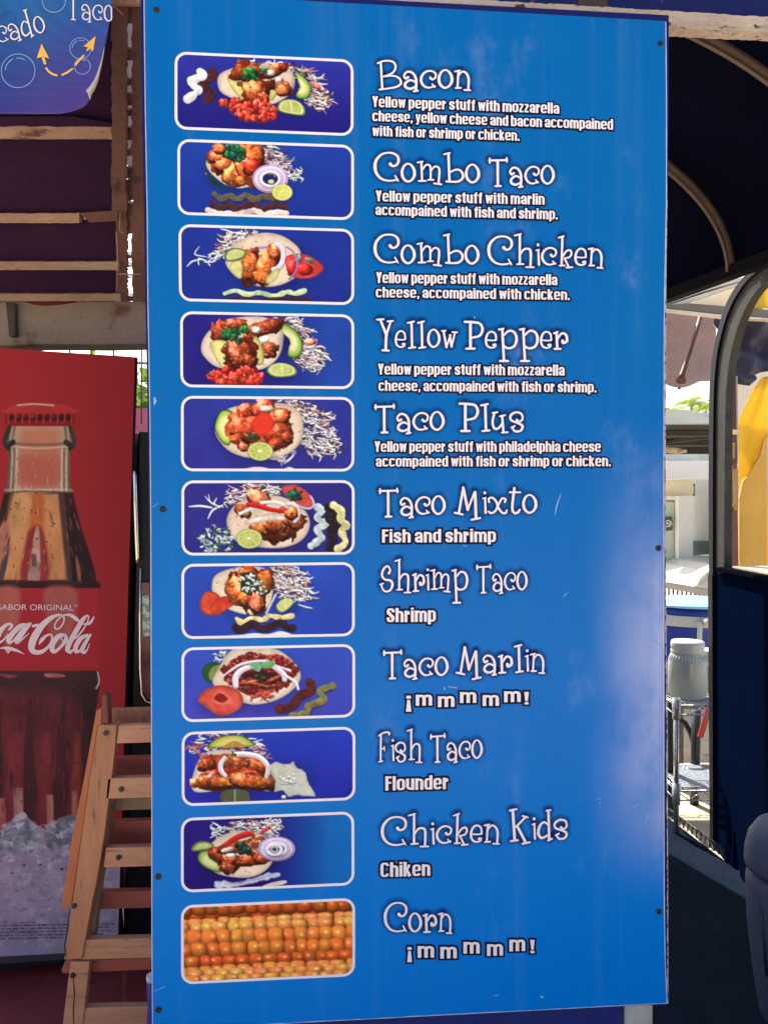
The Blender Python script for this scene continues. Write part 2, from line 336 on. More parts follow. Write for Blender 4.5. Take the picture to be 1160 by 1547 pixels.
Z = 1160 / 280
def dish_bacon():
    p = Paint(260, 70, 280, 140, Z); p.bg((44, 52, 172), (26, 18, 112)); M = p.meat
    p.sauce([(250, 155), (262, 180), (232, 205), (195, 235), (225, 280), (248, 300), (225, 335)], 24, (70, 26, 28), 60)
    p.sauce([(175, 158), (192, 185), (150, 205), (115, 215), (140, 250), (165, 275), (135, 305), (100, 330)], 24, (222, 222, 226), 25)
    p.slaw([(460, 85), (560, 105), (640, 100), (780, 125), (880, 180), (960, 300), (985, 345), (930, 405), (830, 375), (800, 250), (700, 130), (540, 130)], 120, 20)
    p.tortilla([(285, 230), (300, 175), (370, 140), (480, 120), (600, 115), (700, 120), (765, 190), (760, 270), (700, 330), (600, 370), (500, 360), (390, 330), (310, 290)])
    p.avocado([(770, 150), (840, 205), (872, 265), (850, 320), (800, 330), (775, 310), (800, 260), (790, 215)])
    M([(430, 150, 60, 40, -40), (520, 150, 45, 30, 10), (640, 150, 75, 26, -25), (690, 128, 26, 18, 0)]); p.blob(620, 165, 26, 20, 0, (236, 226, 216), spec=0)
    M([(690, 245, 45, 26, 10), (690, 275, 45, 26, 0)], (226, 130, 70), (180, 70, 30)); p.blob(660, 212, 24, 18, 0, (240, 232, 226), spec=0)
    p.poly([(345, 200), (390, 215), (460, 225), (465, 330), (440, 335), (385, 280)], (222, 216, 130), .15, 40, rim=.3)
    p.poly([(595, 215), (630, 210), (655, 280), (640, 330), (600, 340), (590, 270)], (206, 200, 120), .15, 40, rim=.35)
    M([(525, 270, 72, 66, 0), (570, 320, 30, 26, 0)], (190, 84, 30), (120, 36, 14)); p.leaf(480, 180, 60, 10); p.leaf(575, 150, 34, 5, (70, 130, 90)); p.leaf(520, 205, 26, 4)
    p.salsa([(300, 345), (390, 330), (480, 365), (570, 345), (650, 390), (640, 450), (530, 475), (420, 450), (370, 395), (310, 375)], 55)
    p.wedge([(660, 385), (680, 345), (740, 332), (800, 350), (832, 395), (820, 432), (740, 425), (680, 410)]); p.blob(905, 250, 34, 16, 20, (230, 90, 80)); return p
def dish_combo_taco():
    p = Paint(260, 205, 280, 135, Z); p.bg((26, 62, 172), (24, 44, 150)); M = p.meat
    p.slaw([(500, 55), (600, 60), (690, 110), (725, 190), (720, 250), (640, 260), (540, 200), (500, 120)], 90, 40, 60)
    p.strands([(690, 210), (780, 210), (785, 275), (720, 275)], 12, [(232, 236, 226), (205, 215, 190)], 70, 6, 10)
    p.poly([(205, 190), (240, 255), (330, 330), (330, 345), (250, 300), (210, 235)], (35, 70, 40), .2)
    p.tortilla([(215, 160), (260, 130), (380, 100), (520, 120), (560, 220), (520, 300), (430, 330), (340, 310), (270, 260), (225, 210)], (240, 226, 206))
    M([(275, 130, 48, 36, 0), (300, 80, 40, 26, 0), (330, 180, 58, 36, -10), (460, 90, 60, 32, 10), (520, 130, 45, 60, 0), (380, 255, 66, 48, 15), (450, 225, 34, 78, -35), (500, 190, 46, 46, 0), (430, 280, 30, 22, 0)], (226, 118, 48), (190, 70, 26))
    M([(505, 185, 40, 34, 0)], (214, 50, 26), (190, 40, 20)); p.leaf(385, 100, 74, 12, (24, 92, 62)); p.leaf(425, 140, 40, 6, (24, 84, 50))
    p.onion(615, 270, 104, 82, 8); p.lime(620, 288, 20, 14)
    p.sauce([(265, 365), (310, 395), (360, 375), (410, 400), (460, 372), (520, 400), (570, 380), (640, 392)], 17, (92, 86, 62), 40)
    p.sauce([(250, 420), (300, 455), (350, 432), (420, 458), (470, 425), (530, 445), (590, 455), (640, 430), (705, 445)], 20, (72, 30, 36), 60)
    p.sauce([(225, 465), (290, 490), (340, 485), (390, 495), (470, 478), (520, 470), (580, 492), (650, 480), (715, 488)], 16, (226, 208, 196))
    p.lime(690, 355, 64, 52, 0, (214, 214, 90), (196, 190, 70)); return p
def dish_combo_chicken():
    p = Paint(260, 335, 280, 130, Z); p.bg((28, 50, 160), (26, 40, 140)); M = p.meat
    p.slaw([(370, 65), (440, 55), (540, 60), (500, 120), (400, 160), (340, 220), (290, 220), (320, 130)], 80, 160, 70)
    p.strands([(150, 240), (300, 190), (320, 210), (200, 260)], 8, [(222, 228, 232)], 120, 6, 160)
    p.tortilla([(335, 240), (360, 170), (440, 110), (560, 70), (680, 85), (780, 150), (810, 220), (800, 310), (740, 370), (640, 405), (520, 400), (410, 350), (350, 290)])
    p.ring(590, 270, 165, 115, 6, (190, 150, 205), 0, 170, 300); M([(490, 270, 40, 80, 15), (600, 270, 45, 100, 25), (640, 185, 36, 40, 0), (565, 345, 50, 34, 20)], (224, 116, 40), (196, 80, 26))
    p.ring(640, 220, 55, 80, 15, (214, 214, 236), 10, -90, 80)
    p.poly([(370, 260), (410, 235), (440, 270), (435, 350), (400, 345), (365, 300)], (222, 222, 140), .15, 40, rim=.25); p.poly([(590, 350), (640, 300), (670, 290), (660, 350), (620, 385), (590, 385)], (214, 210, 140), .15, 40, rim=.25)
    p.poly([(330, 215), (350, 175), (410, 165), (465, 185), (440, 235), (350, 250)], (70, 110, 40), .15); p.poly([(340, 215), (360, 182), (410, 172), (455, 190), (430, 225), (355, 240)], (196, 204, 130), .15, 30)
    p.poly([(710, 225), (790, 200), (860, 215), (930, 260), (945, 300), (890, 345), (790, 355), (730, 320)], (206, 36, 34), .2, 60, rim=.25, col2=(226, 86, 80)); p.blob(830, 300, 55, 38, 0, (222, 60, 44), col2=(190, 20, 20)); p.blob(745, 290, 30, 50, 0, (214, 40, 34))
    p.leaf(790, 230, 36, 5, (90, 140, 130)); p.leaf(860, 245, 34, 5, (80, 130, 120)); p.ring(680, 260, 105, 110, 5, (170, 120, 190), 0, -70, 60)
    p.sauce([(330, 450), (400, 432), (470, 455), (550, 445), (640, 465), (720, 440), (770, 450), (830, 432)], 15, (190, 214, 164))
    p.sauce([(345, 487), (450, 478), (560, 492), (680, 478), (860, 488)], 9, (60, 26, 26), 60); return p
def dish_yellow_pepper():
    p = Paint(260, 465, 280, 130, Z); p.bg((34, 32, 138), (32, 24, 118), (28, 66, 166)); M = p.meat
    p.slaw([(600, 60), (760, 60), (830, 130), (890, 220), (950, 290), (920, 380), (830, 385), (760, 330), (700, 150)], 130, 25)
    p.tortilla([(182, 250), (215, 165), (320, 80), (480, 55), (600, 65), (690, 130), (690, 250), (640, 340), (540, 390), (400, 385), (280, 370), (205, 310)], (240, 222, 208))
    p.avocado([(665, 110), (700, 95), (770, 140), (815, 210), (812, 285), (770, 318), (725, 300), (745, 240), (730, 185), (690, 150)], (222, 224, 160))
    M([(315, 140, 66, 44, -55), (410, 100, 50, 30, 0), (580, 120, 86, 32, -15), (490, 180, 40, 30, 0)], (186, 80, 34), (140, 44, 20)); p.blob(530, 140, 30, 22, 0, (234, 220, 210), spec=0)
    M([(600, 250, 44, 30, 0), (600, 280, 40, 24, 0)], (214, 120, 60), (170, 66, 30)); p.blob(580, 200, 30, 24, 0, (240, 230, 224), spec=0)
    p.poly([(240, 215), (330, 205), (365, 260), (350, 370), (310, 370), (265, 300)], (222, 214, 116), .15, 40, rim=.3, col2=(236, 226, 160)); p.poly([(500, 190), (540, 190), (575, 290), (570, 350), (530, 355), (510, 280)], (204, 200, 116), .15, 40, rim=.35)
    M([(430, 285, 72, 80, 0), (480, 330, 36, 30, 0)], (178, 76, 30), (110, 30, 14)); p.leaf(365, 170, 60, 10); p.leaf(450, 135, 44, 6, (50, 120, 50)); p.leaf(420, 205, 34, 5, (20, 70, 30))
    p.salsa([(235, 420), (330, 385), (400, 400), (500, 375), (560, 420), (545, 480), (440, 485), (340, 480), (260, 460)], 55)
    p.wedge([(594, 400), (610, 365), (660, 345), (720, 350), (770, 375), (778, 415), (720, 432), (640, 432)], (190, 200, 110)); p.blob(865, 215, 32, 22, 0, (226, 100, 80)); return p
def dish_taco_plus():
    p = Paint(260, 590, 280, 130, Z); p.bg((40, 50, 152), (44, 44, 148)); M = p.meat
    p.slaw([(600, 60), (840, 60), (960, 150), (980, 230), (1030, 300), (1030, 390), (880, 400), (800, 350), (800, 180), (720, 90)], 150, 20)
    p.strands([(680, 400), (780, 380), (770, 450), (690, 465)], 10, [(232, 232, 230), (205, 210, 200)], 90, 6, 150)
    p.tortilla([(270, 260), (280, 180), (340, 120), (460, 85), (620, 75), (730, 90), (800, 140), (822, 230), (800, 330), (720, 400), (600, 425), (470, 420), (360, 380), (300, 320)], (232, 212, 192))
    p.avocado([(268, 215), (300, 135), (340, 118), (380, 140), (345, 190), (335, 230), (365, 285), (360, 340), (320, 330), (280, 270)], (226, 230, 150), (150, 190, 60))
    M([(460, 115, 44, 30, 0), (560, 110, 70, 40, -10), (430, 160, 60, 28, 0), (680, 160, 46, 40, 0), (450, 235, 88, 66, 25), (590, 290, 66, 56, -25), (680, 265, 56, 60, 0), (720, 290, 30, 26, 0), (400, 300, 36, 26, 20), (640, 330, 40, 30, 0), (450, 350, 30, 24, 0)], (212, 84, 44), (176, 48, 24))
    p.leaf(500, 290, 40, 5, (60, 80, 40)); p.blob(600, 115, 40, 20, 0, (224, 180, 160), spec=0); p.poly([(505, 190), (550, 145), (600, 140), (632, 180), (630, 240), (590, 275), (540, 275), (505, 240)], (232, 52, 36), .05, 40, rim=.1)
    p.lime(553, 380, 82, 60, 0, (186, 196, 86), (110, 146, 40)); p.poly([(460, 495), (500, 480), (570, 480), (610, 497)], (232, 206, 206)); p.poly([(700, 495), (735, 478), (775, 497)], (232, 206, 206)); return p
def dish_mixto():
    p = Paint(260, 715, 280, 130, Z); p.bg((42, 40, 132), (38, 38, 134)); M = p.meat
    p.slaw([(400, 110), (500, 80), (660, 70), (700, 110), (640, 150), (500, 180), (380, 190), (350, 150)], 80, 165, 80); p.strands([(220, 215), (330, 195), (360, 205), (240, 230)], 5, [(226, 230, 236)], 130, 7, 170)
    p.tortilla([(342, 310), (360, 240), (420, 180), (520, 145), (660, 140), (780, 190), (850, 260), (860, 340), (810, 420), (700, 465), (560, 465), (430, 440), (370, 390)], (236, 212, 194))
    p.poly([(685, 90), (760, 70), (840, 110), (895, 180), (880, 210), (810, 210), (730, 165)], (196, 84, 96), .15, 50, rim=.3); p.poly([(705, 100), (770, 82), (840, 125), (870, 185), (820, 195), (740, 150)], (206, 70, 50), .2, 40); p.leaf(775, 130, 58, 11, (20, 92, 62)); p.ring(800, 150, 100, 50, 6, (204, 190, 226), 35, -60, 100)
    M([(540, 150, 60, 40, 15), (440, 230, 44, 30, 20)], (220, 130, 80), (190, 80, 40))
    M([(620, 350, 95, 50, 0), (720, 280, 60, 50, 0), (560, 340, 60, 40, 10), (690, 370, 40, 36, 0), (780, 300, 44, 40, 0), (650, 330, 60, 36, 0)], (190, 90, 36), (110, 40, 16))
    p.poly([(455, 300), (520, 270), (640, 250), (720, 270), (700, 295), (600, 300), (500, 320), (460, 318)], (230, 214, 196), .2, 30, rim=.25); p.stroke([(475, 195, 14), (540, 205, 16), (620, 228, 14), (720, 240, 14)], 15, (206, 28, 30)); p.stroke([(560, 185), (640, 182), (700, 200)], 11, (236, 226, 222))
    p.ring(740, 250, 52, 60, 11, (232, 216, 222), 0, -100, 60); p.stroke([(425, 255), (490, 225)], 10, (236, 226, 220)); M([(745, 250, 34, 30, 0)], (226, 130, 60))
    p.strands([(180, 390), (260, 340), (350, 350), (395, 430), (360, 485), (200, 490)], 90, [(196, 214, 208), (150, 186, 170), (60, 110, 90), (226, 236, 232), (40, 90, 60)], 36, 7)
    p.lime(484, 410, 82, 62, 0, (186, 194, 90), (130, 150, 60))
    p.sauce([(905, 210), (940, 235), (905, 280), (960, 315), (910, 350), (935, 400), (905, 430), (870, 455)], 22, (190, 204, 212), 20)
    p.sauce([(975, 215), (1010, 240), (985, 280), (1030, 320), (990, 370), (1010, 410), (985, 465)], 25, (30, 20, 26), 60); p.sauce([(1010, 200), (1060, 240), (1055, 290), (1090, 325), (1060, 360), (1085, 430), (1040, 472)], 22, (222, 216, 150), 20); return p
def dish_shrimp():
    p = Paint(260, 840, 280, 130, Z); p.bg((34, 74, 186), (34, 62, 180)); M = p.meat
    p.slaw([(610, 60), (780, 60), (840, 140), (840, 210), (800, 250), (680, 260), (630, 200)], 150, 30, 60); p.strands([(740, 190), (860, 180), (890, 270), (800, 315), (720, 280)], 16, [(236, 238, 240), (90, 60, 100), (220, 226, 214)], 90, 6, 10)
    p.stroke([(650, 240, 6), (610, 320, 7), (590, 360, 7)], 6, (236, 232, 226)); p.tortilla([(250, 190), (265, 130), (330, 90), (450, 65), (560, 70), (610, 110), (632, 220), (600, 320), (520, 365), (430, 360), (330, 320), (265, 260)], (244, 228, 200))
    p.poly([(175, 290), (200, 230), (250, 220), (300, 255), (300, 330), (280, 365), (220, 370), (180, 340)], (210, 56, 36), .2, 40, rim=.35, col2=(226, 90, 60)); p.poly([(245, 310), (290, 260), (400, 250), (425, 280), (350, 330), (290, 370), (250, 350)], (226, 84, 56), .2, 40, rim=.2, col2=(206, 44, 28))
    M([(420, 210, 62, 90, -30), (470, 110, 54, 44, 0), (570, 160, 50, 70, 0), (450, 260, 40, 36, 30)], (230, 128, 48), (200, 80, 26)); p.poly([(440, 120), (500, 110), (560, 200), (540, 240), (480, 250), (440, 190)], (36, 60, 40), .4, 20, wob=16)
    p.strands([(410, 100), (520, 110), (600, 220), (520, 260), (450, 220)], 44, [(236, 230, 220), (210, 220, 200), (60, 110, 60), (30, 70, 36)], 30, 8); M([(530, 295, 46, 46, 0)], (222, 84, 46), (240, 170, 130))
    p.wedge([(650, 310), (690, 270), (740, 265), (765, 285), (740, 320), (695, 352), (665, 345)], (200, 206, 120)); p.sauce([(405, 392), (440, 415), (510, 390), (570, 400), (610, 375), (680, 385), (750, 375)], 16, (232, 214, 140))
    p.sauce([(395, 445), (430, 465), (500, 425), (560, 455), (620, 440), (680, 415), (720, 450), (755, 448)], 22, (44, 22, 36), 50); p.poly([(360, 495), (440, 492), (520, 482), (600, 488), (680, 470), (750, 495), (600, 500)], (240, 240, 246), smooth=True); return p
def dish_marlin():
    p = Paint(260, 965, 280, 130, Z); p.bg((40, 78, 190), (66, 62, 186)); M = p.meat
    p.strands([(250, 100), (330, 70), (350, 120), (290, 150)], 14, [(236, 238, 232), (190, 210, 190)], 50, 6); p.poly([(188, 210), (205, 165), (250, 150), (290, 165), (245, 270), (205, 250)], (34, 90, 36), .2, rim=.2); p.poly([(232, 215), (260, 175), (310, 165), (300, 225), (245, 262)], (150, 156, 76), .2, 30)
    p.tortilla([(255, 260), (290, 190), (350, 90), (430, 55), (600, 55), (700, 90), (790, 180), (800, 260), (730, 340), (620, 395), (490, 410), (380, 370), (280, 310)], (240, 226, 204))
    p.poly([(310, 200), (370, 140), (450, 95), (600, 95), (720, 130), (790, 190), (760, 250), (700, 310), (600, 345), (480, 345), (370, 290)], (120, 30, 24), .4, 25, wob=14)
    p.strands([(330, 200), (380, 140), (450, 100), (600, 100), (720, 135), (780, 190), (740, 250), (680, 310), (580, 340), (480, 340), (380, 290)], 260, [(176, 60, 48), (150, 36, 30), (206, 96, 76), (110, 24, 20), (90, 18, 20), (190, 50, 50)], 46, 7); p.poly([(440, 230), (560, 200), (700, 260), (600, 280), (500, 260)], (50, 16, 16), .4, 20, wob=16, alpha=.8)
    p.strands([(505, 350), (640, 340), (600, 365), (520, 372)], 14, [(206, 66, 50), (226, 90, 70)], 50, 8); M([(500, 270, 70, 10, -10), (560, 290, 60, 9, 12), (640, 250, 50, 10, -25)], (196, 84, 50), (150, 50, 30))
    p.stroke([(320, 235, 4), (380, 190, 8), (450, 155, 9), (560, 140, 9), (640, 150, 7)], 8, (236, 222, 230)); p.stroke([(400, 295, 18), (400, 240, 20), (440, 195, 18), (500, 172, 14)], 17, (228, 222, 238)); p.stroke([(620, 170, 10), (660, 190, 16), (700, 225, 18), (705, 255, 16)], 17, (226, 220, 236)); p.stroke([(640, 165, 6), (740, 200, 8)], 7, (232, 220, 230)); p.stroke([(700, 225, 8), (770, 270, 9), (790, 315, 8)], 8, (228, 226, 238))
    p.poly([(485, 160), (540, 145), (560, 170), (545, 205), (505, 190)], (120, 180, 140), .2, 30); p.poly([(555, 160), (600, 138), (645, 150), (625, 180), (570, 185)], (96, 170, 100), .25, 30); p.leaf(555, 240, 34, 6, (30, 60, 30))
    p.shadow(310, 400, 190, 120, .5); p.poly([(160, 385), (200, 325), (270, 295), (350, 295), (420, 330), (447, 385), (420, 440), (340, 480), (270, 470), (190, 410)], (214, 56, 44), .15, 60, rim=.25, rimw=30, col2=(232, 110, 90)); p.poly([(250, 370), (300, 325), (350, 350), (390, 390), (340, 410), (270, 405)], (232, 110, 90), .2, 30); p.poly([(262, 372), (300, 340), (350, 375), (310, 400)], (150, 24, 20), .3, 25)
    p.sauce([(860, 270), (870, 320), (800, 360), (770, 400), (730, 430), (670, 440)], 26, (84, 24, 26), 70); p.sauce([(1005, 295), (930, 325), (945, 380), (860, 420), (840, 465), (750, 485)], 22, (128, 122, 66), 45); return p
def dish_fish():
    p = Paint(260, 1095, 280, 130, Z); p.bg((30, 58, 188), (28, 34, 168)); M = p.meat
    p.strands([(190, 80), (270, 60), (440, 50), (540, 90), (600, 150), (640, 190), (560, 180), (200, 180), (120, 190)], 70, [(226, 120, 100), (232, 232, 226), (205, 90, 80), (220, 224, 200), (214, 214, 206)], 80, 6, 170)
    p.avocado([(222, 140), (260, 95), (340, 65), (440, 68), (510, 110), (515, 130), (430, 140), (330, 140)], (222, 208, 120), (160, 180, 50)); p.poly([(330, 130), (390, 100), (450, 125), (450, 140), (340, 142)], (190, 140, 60), .2, 30)
    p.tortilla([(122, 370), (150, 260), (210, 175), (330, 155), (480, 170), (580, 215), (640, 320), (650, 380), (600, 415), (480, 395), (380, 390), (260, 415), (150, 420)], (238, 230, 224))
    M([(300, 245, 120, 36, -4), (410, 235, 90, 50, 5), (540, 270, 56, 40, 20), (230, 240, 40, 40, 0)], (200, 84, 34), (140, 44, 20)); M([(340, 300, 100, 22, 0), (500, 310, 70, 30, 10)], (186, 50, 24), (150, 26, 14)); M([(310, 355, 140, 30, -4), (500, 350, 130, 42, 6), (610, 355, 44, 26, 0), (200, 355, 34, 28, 0)], (220, 124, 44), (186, 76, 28))
    p.stroke([(330, 205, 12), (305, 250, 16), (310, 290, 15), (335, 318, 12)], 14, (232, 222, 232)); p.stroke([(400, 185, 16), (470, 185, 18), (550, 205, 17), (600, 260, 15), (590, 325, 12)], 16, (236, 228, 230)); p.leaf(385, 180, 24, 4, (60, 90, 50)); p.poly([(210, 325), (255, 295), (235, 330)], (238, 230, 224))
    p.shadow(740, 340, 200, 150, .4); p.poly([(612, 265), (640, 238), (720, 240), (760, 228), (785, 265), (830, 300), (850, 370), (895, 430), (890, 452), (790, 440), (730, 445), (690, 410), (640, 420), (640, 350)], (222, 206, 190), .12, 50, col2=(190, 206, 190), rim=.1, wob=4); p.strands([(670, 320), (760, 310), (780, 370), (690, 370)], 40, [(244, 240, 232)], 14, 5); p.blob(700, 452, 16, 12, 0, (220, 214, 214), spec=0)
    p.poly([(303, 440), (330, 410), (400, 402), (470, 415), (487, 455), (470, 480), (320, 480)], (84, 88, 60), .2, 40); p.stroke([(395, 410), (393, 478)], 5, (150, 160, 140)); return p
def dish_kids():
    p = Paint(260, 1220, 280, 130, Z); p.bg((34, 16, 130), (28, 8, 112), (4, 104, 192), .08); M = p.meat
    p.slaw([(330, 130), (360, 90), (470, 80), (650, 85), (655, 170), (580, 180), (450, 150), (370, 160)], 110, 20, 60); p.strands([(240, 170), (270, 110), (330, 110), (280, 210)], 18, [(226, 230, 232), (196, 210, 190)], 60, 6)
    p.tortilla([(215, 300), (240, 230), (320, 170), (430, 145), (540, 160), (620, 220), (640, 310), (590, 390), (500, 435), (380, 435), (260, 400)], (236, 216, 190))
    p.poly([(125, 270), (150, 220), (210, 210), (265, 235), (230, 262)], (110, 126, 50), .2); p.poly([(140, 262), (160, 230), (210, 220), (250, 240), (220, 255)], (190, 196, 130), .15, 30); p.avocado([(160, 320), (175, 275), (220, 268), (230, 310), (300, 350), (325, 395), (270, 400), (195, 365)], (216, 222, 150), (110, 160, 60))
    M([(290, 285, 66, 40, 10), (420, 240, 110, 30, -10), (370, 330, 60, 34, 15), (350, 370, 40, 30, 0), (500, 320, 110, 30, -8), (520, 240, 50, 50, 0), (560, 310, 40, 30, 0)], (186, 84, 36), (140, 44, 22)); p.blob(350, 265, 40, 16, -15, (232, 214, 200), spec=0); p.blob(370, 300, 34, 14, 0, (232, 214, 200), spec=0)
    p.stroke([(335, 235, 14), (400, 190, 18), (480, 165, 18), (510, 175, 12)], 16, (196, 36, 34)); p.stroke([(560, 155, 10), (610, 125, 12)], 11, (206, 50, 50)); p.leaf(440, 258, 58, 12, (24, 66, 44)); p.strands([(480, 220), (560, 210), (570, 270), (490, 280)], 16, [(224, 180, 150), (160, 70, 40)], 50, 6, 0)
    p.onion(655, 258, 106, 68, 9); p.ring(640, 262, 45, 30, 11, (240, 236, 246)); p.ring(640, 262, 20, 16, 6, (180, 190, 190))
    p.poly([(270, 475), (300, 460), (420, 460), (540, 430), (640, 400), (672, 408), (665, 432), (540, 465), (420, 500), (290, 508)], (206, 210, 236), .15, 40, rim=.2, wob=6); p.stroke([(330, 480), (450, 462), (560, 440), (650, 412)], 3, (150, 160, 200)); p.poly([(560, 495), (620, 470), (700, 455), (720, 465), (690, 482), (600, 498)], (222, 210, 180)); return p
def dish_corn():
    p = Paint(260, 1350, 280, 140, Z); p.bg((160, 44, 16), (150, 40, 12), amp=.1)
    rows = ((148, 118, 30, (190, 66, 18)), (98, 66, 74, (214, 92, 28)), (188, 138, 44, (246, 156, 70)), (222, 178, 60, (252, 160, 70)), (286, 246, 84, (250, 134, 52)), (362, 322, 80, (244, 120, 42)), (434, 384, 62, (222, 94, 34)), (492, 436, 54, (240, 142, 62)), (515, 468, 56, (246, 150, 70)), (548, 505, 50, (244, 150, 60)))
    for ya, yb, h, c in rows:
        x = 40 + 40 * NR.rand()
        while x < 1180:
            w = (82 if h > 40 else 88) * (.85 + .35 * NR.rand()); u = (x - 70) / 1060; y = ya + (yb - ya) * u + 7 * (NR.rand() - .5); hh = h * (.98 + .14 * NR.rand())
            sk = .1 + .3 * (NR.rand() - .5); hx_, hy_ = .25 * NR.randn(), -.3 + .12 * NR.randn(); cc = [v * (.9 + .18 * NR.rand()) for v in c]; cc[1] *= .92 + .12 * NR.rand(); r = p.sl(x - w * .55, y - hh * .6, x + w * .55, y + hh * .6)
            if r:
                S, X, Y = r; a = (X - x - (Y - y) * sk) / (w * .53); b = (Y - y + .035 * (X - x)) / (hh * .6)
                q = (np.abs(a) ** 3.4 + np.abs(b) ** 3.2) ** (1 / 3.3) * (1 + .16 * (p.noise(X, Y, 60) - .5)); m = np.clip((1 - q) * 16 * p.k + .5, 0, 1); nz = np.sqrt(np.clip(1 - q * q, 0, 1))
                L = np.clip(-.2 * a - .55 * b + .8 * nz, 0, 1.3); hl = np.exp(-(((a - hx_) / .26) ** 2 + ((b - hy_) / .18) ** 2)) * ((40 + 90 * NR.rand()) if h > 40 else 40)
                p.put(S, m, np.array(cc) * ((.5 + .64 * L) * (1 + .16 * (p.noise(X, Y, 40) - .5)))[..., None] + hl[..., None] * np.array((1, .95, .75)))
            x += w * .98
    return p
DISHES = [('Bacon', dish_bacon), ('Combo Taco', dish_combo_taco), ('Combo Chicken', dish_combo_chicken), ('Yellow Pepper', dish_yellow_pepper), ('Taco Plus', dish_taco_plus), ('Taco Mixto', dish_mixto),
          ('Shrimp Taco', dish_shrimp), ('Taco Marlin', dish_marlin), ('Fish Taco', dish_fish), ('Chicken Kids', dish_kids), ('Corn', dish_corn)]
# ---------------------------------------------------------------- lettering: every letter is drawn as strokes of varying half-width
def strip(pts, grow=0.0, cap='round', closed=False, rim=None):
    """2-D ribbon (y down): list of verts, faces, alphas. rim: extra soft margin with alpha 1 -> 0"""
    P = []
    for p in pts:
        if not P or math.hypot(p[0] - P[-1][0], p[1] - P[-1][1]) > 1e-4: P.append(p)
    if closed and math.hypot(P[0][0] - P[-1][0], P[0][1] - P[-1][1]) < 1e-4: P.pop()
    n = len(P); N = []
    if n < 2: return [], [], []
    for i in range(n):
        a, b, c = P[i - 1] if (i or closed) else None, P[i], P[(i + 1) % n] if (i < n - 1 or closed) else None
        d1 = (b[0] - a[0], b[1] - a[1]) if a else None; d2 = (c[0] - b[0], c[1] - b[1]) if c else None
        u = lambda d: (d[0] / math.hypot(*d), d[1] / math.hypot(*d))
        d1 = u(d1) if d1 else u(d2); d2 = u(d2) if d2 else d1
        m = (d1[0] + d2[0], d1[1] + d2[1]); l = math.hypot(*m)
        m = (m[0] / l, m[1] / l) if l > 1e-3 else d1
        k = 1 / max(.6, m[0] * d1[0] + m[1] * d1[1]); N.append((-m[1] * k, m[0] * k, m))
    V, A, Fc = [], [], []
    offs = (-1, 1) if rim is None else (-2, -1, 1, 2); q = len(offs)
    if cap == 'butt' and grow and not closed:
        P = list(P); d = N[0][2]; P[0] = (P[0][0] - d[0] * grow, P[0][1] - d[1] * grow, P[0][2]); d = N[-1][2]; P[-1] = (P[-1][0] + d[0] * grow, P[-1][1] + d[1] * grow, P[-1][2])
    for p, nn in zip(P, N):
        for o in offs:
            ww = (p[2] + grow) if abs(o) == 1 else p[2] + grow + rim
            s = 1 if o > 0 else -1; V.append((p[0] + nn[0] * ww * s, p[1] + nn[1] * ww * s)); A.append(1 if abs(o) == 1 else 0)
    for i in range(n if closed else n - 1):
        for j in range(q - 1): a, b = i * q + j, ((i + 1) % n) * q + j; Fc.append((a, b, b + 1, a + 1))
    if cap == 'round' and not closed:
        for i, sg in ((0, -1), (n - 1, 1)):
            p, d = P[i], N[i][2]; ang = math.atan2(d[1] * sg, d[0] * sg); k = len(V); V.append((p[0], p[1])); A.append(1); r = p[2] + grow
            for t in range(7): a = ang - math.pi / 2 + t * math.pi / 6; V.append((p[0] + r * math.cos(a), p[1] + r * math.sin(a))); A.append(1)
            Fc += [(k, k + 1 + t, k + 2 + t) for t in range(6)]
            if rim is not None:
                for t in range(7): a = ang - math.pi / 2 + t * math.pi / 6; V.append((p[0] + (r + rim) * math.cos(a), p[1] + (r + rim) * math.sin(a))); A.append(0)
                Fc += [(k + 1 + t, k + 8 + t, k + 9 + t, k + 2 + t) for t in range(6)]
    return V, Fc, A
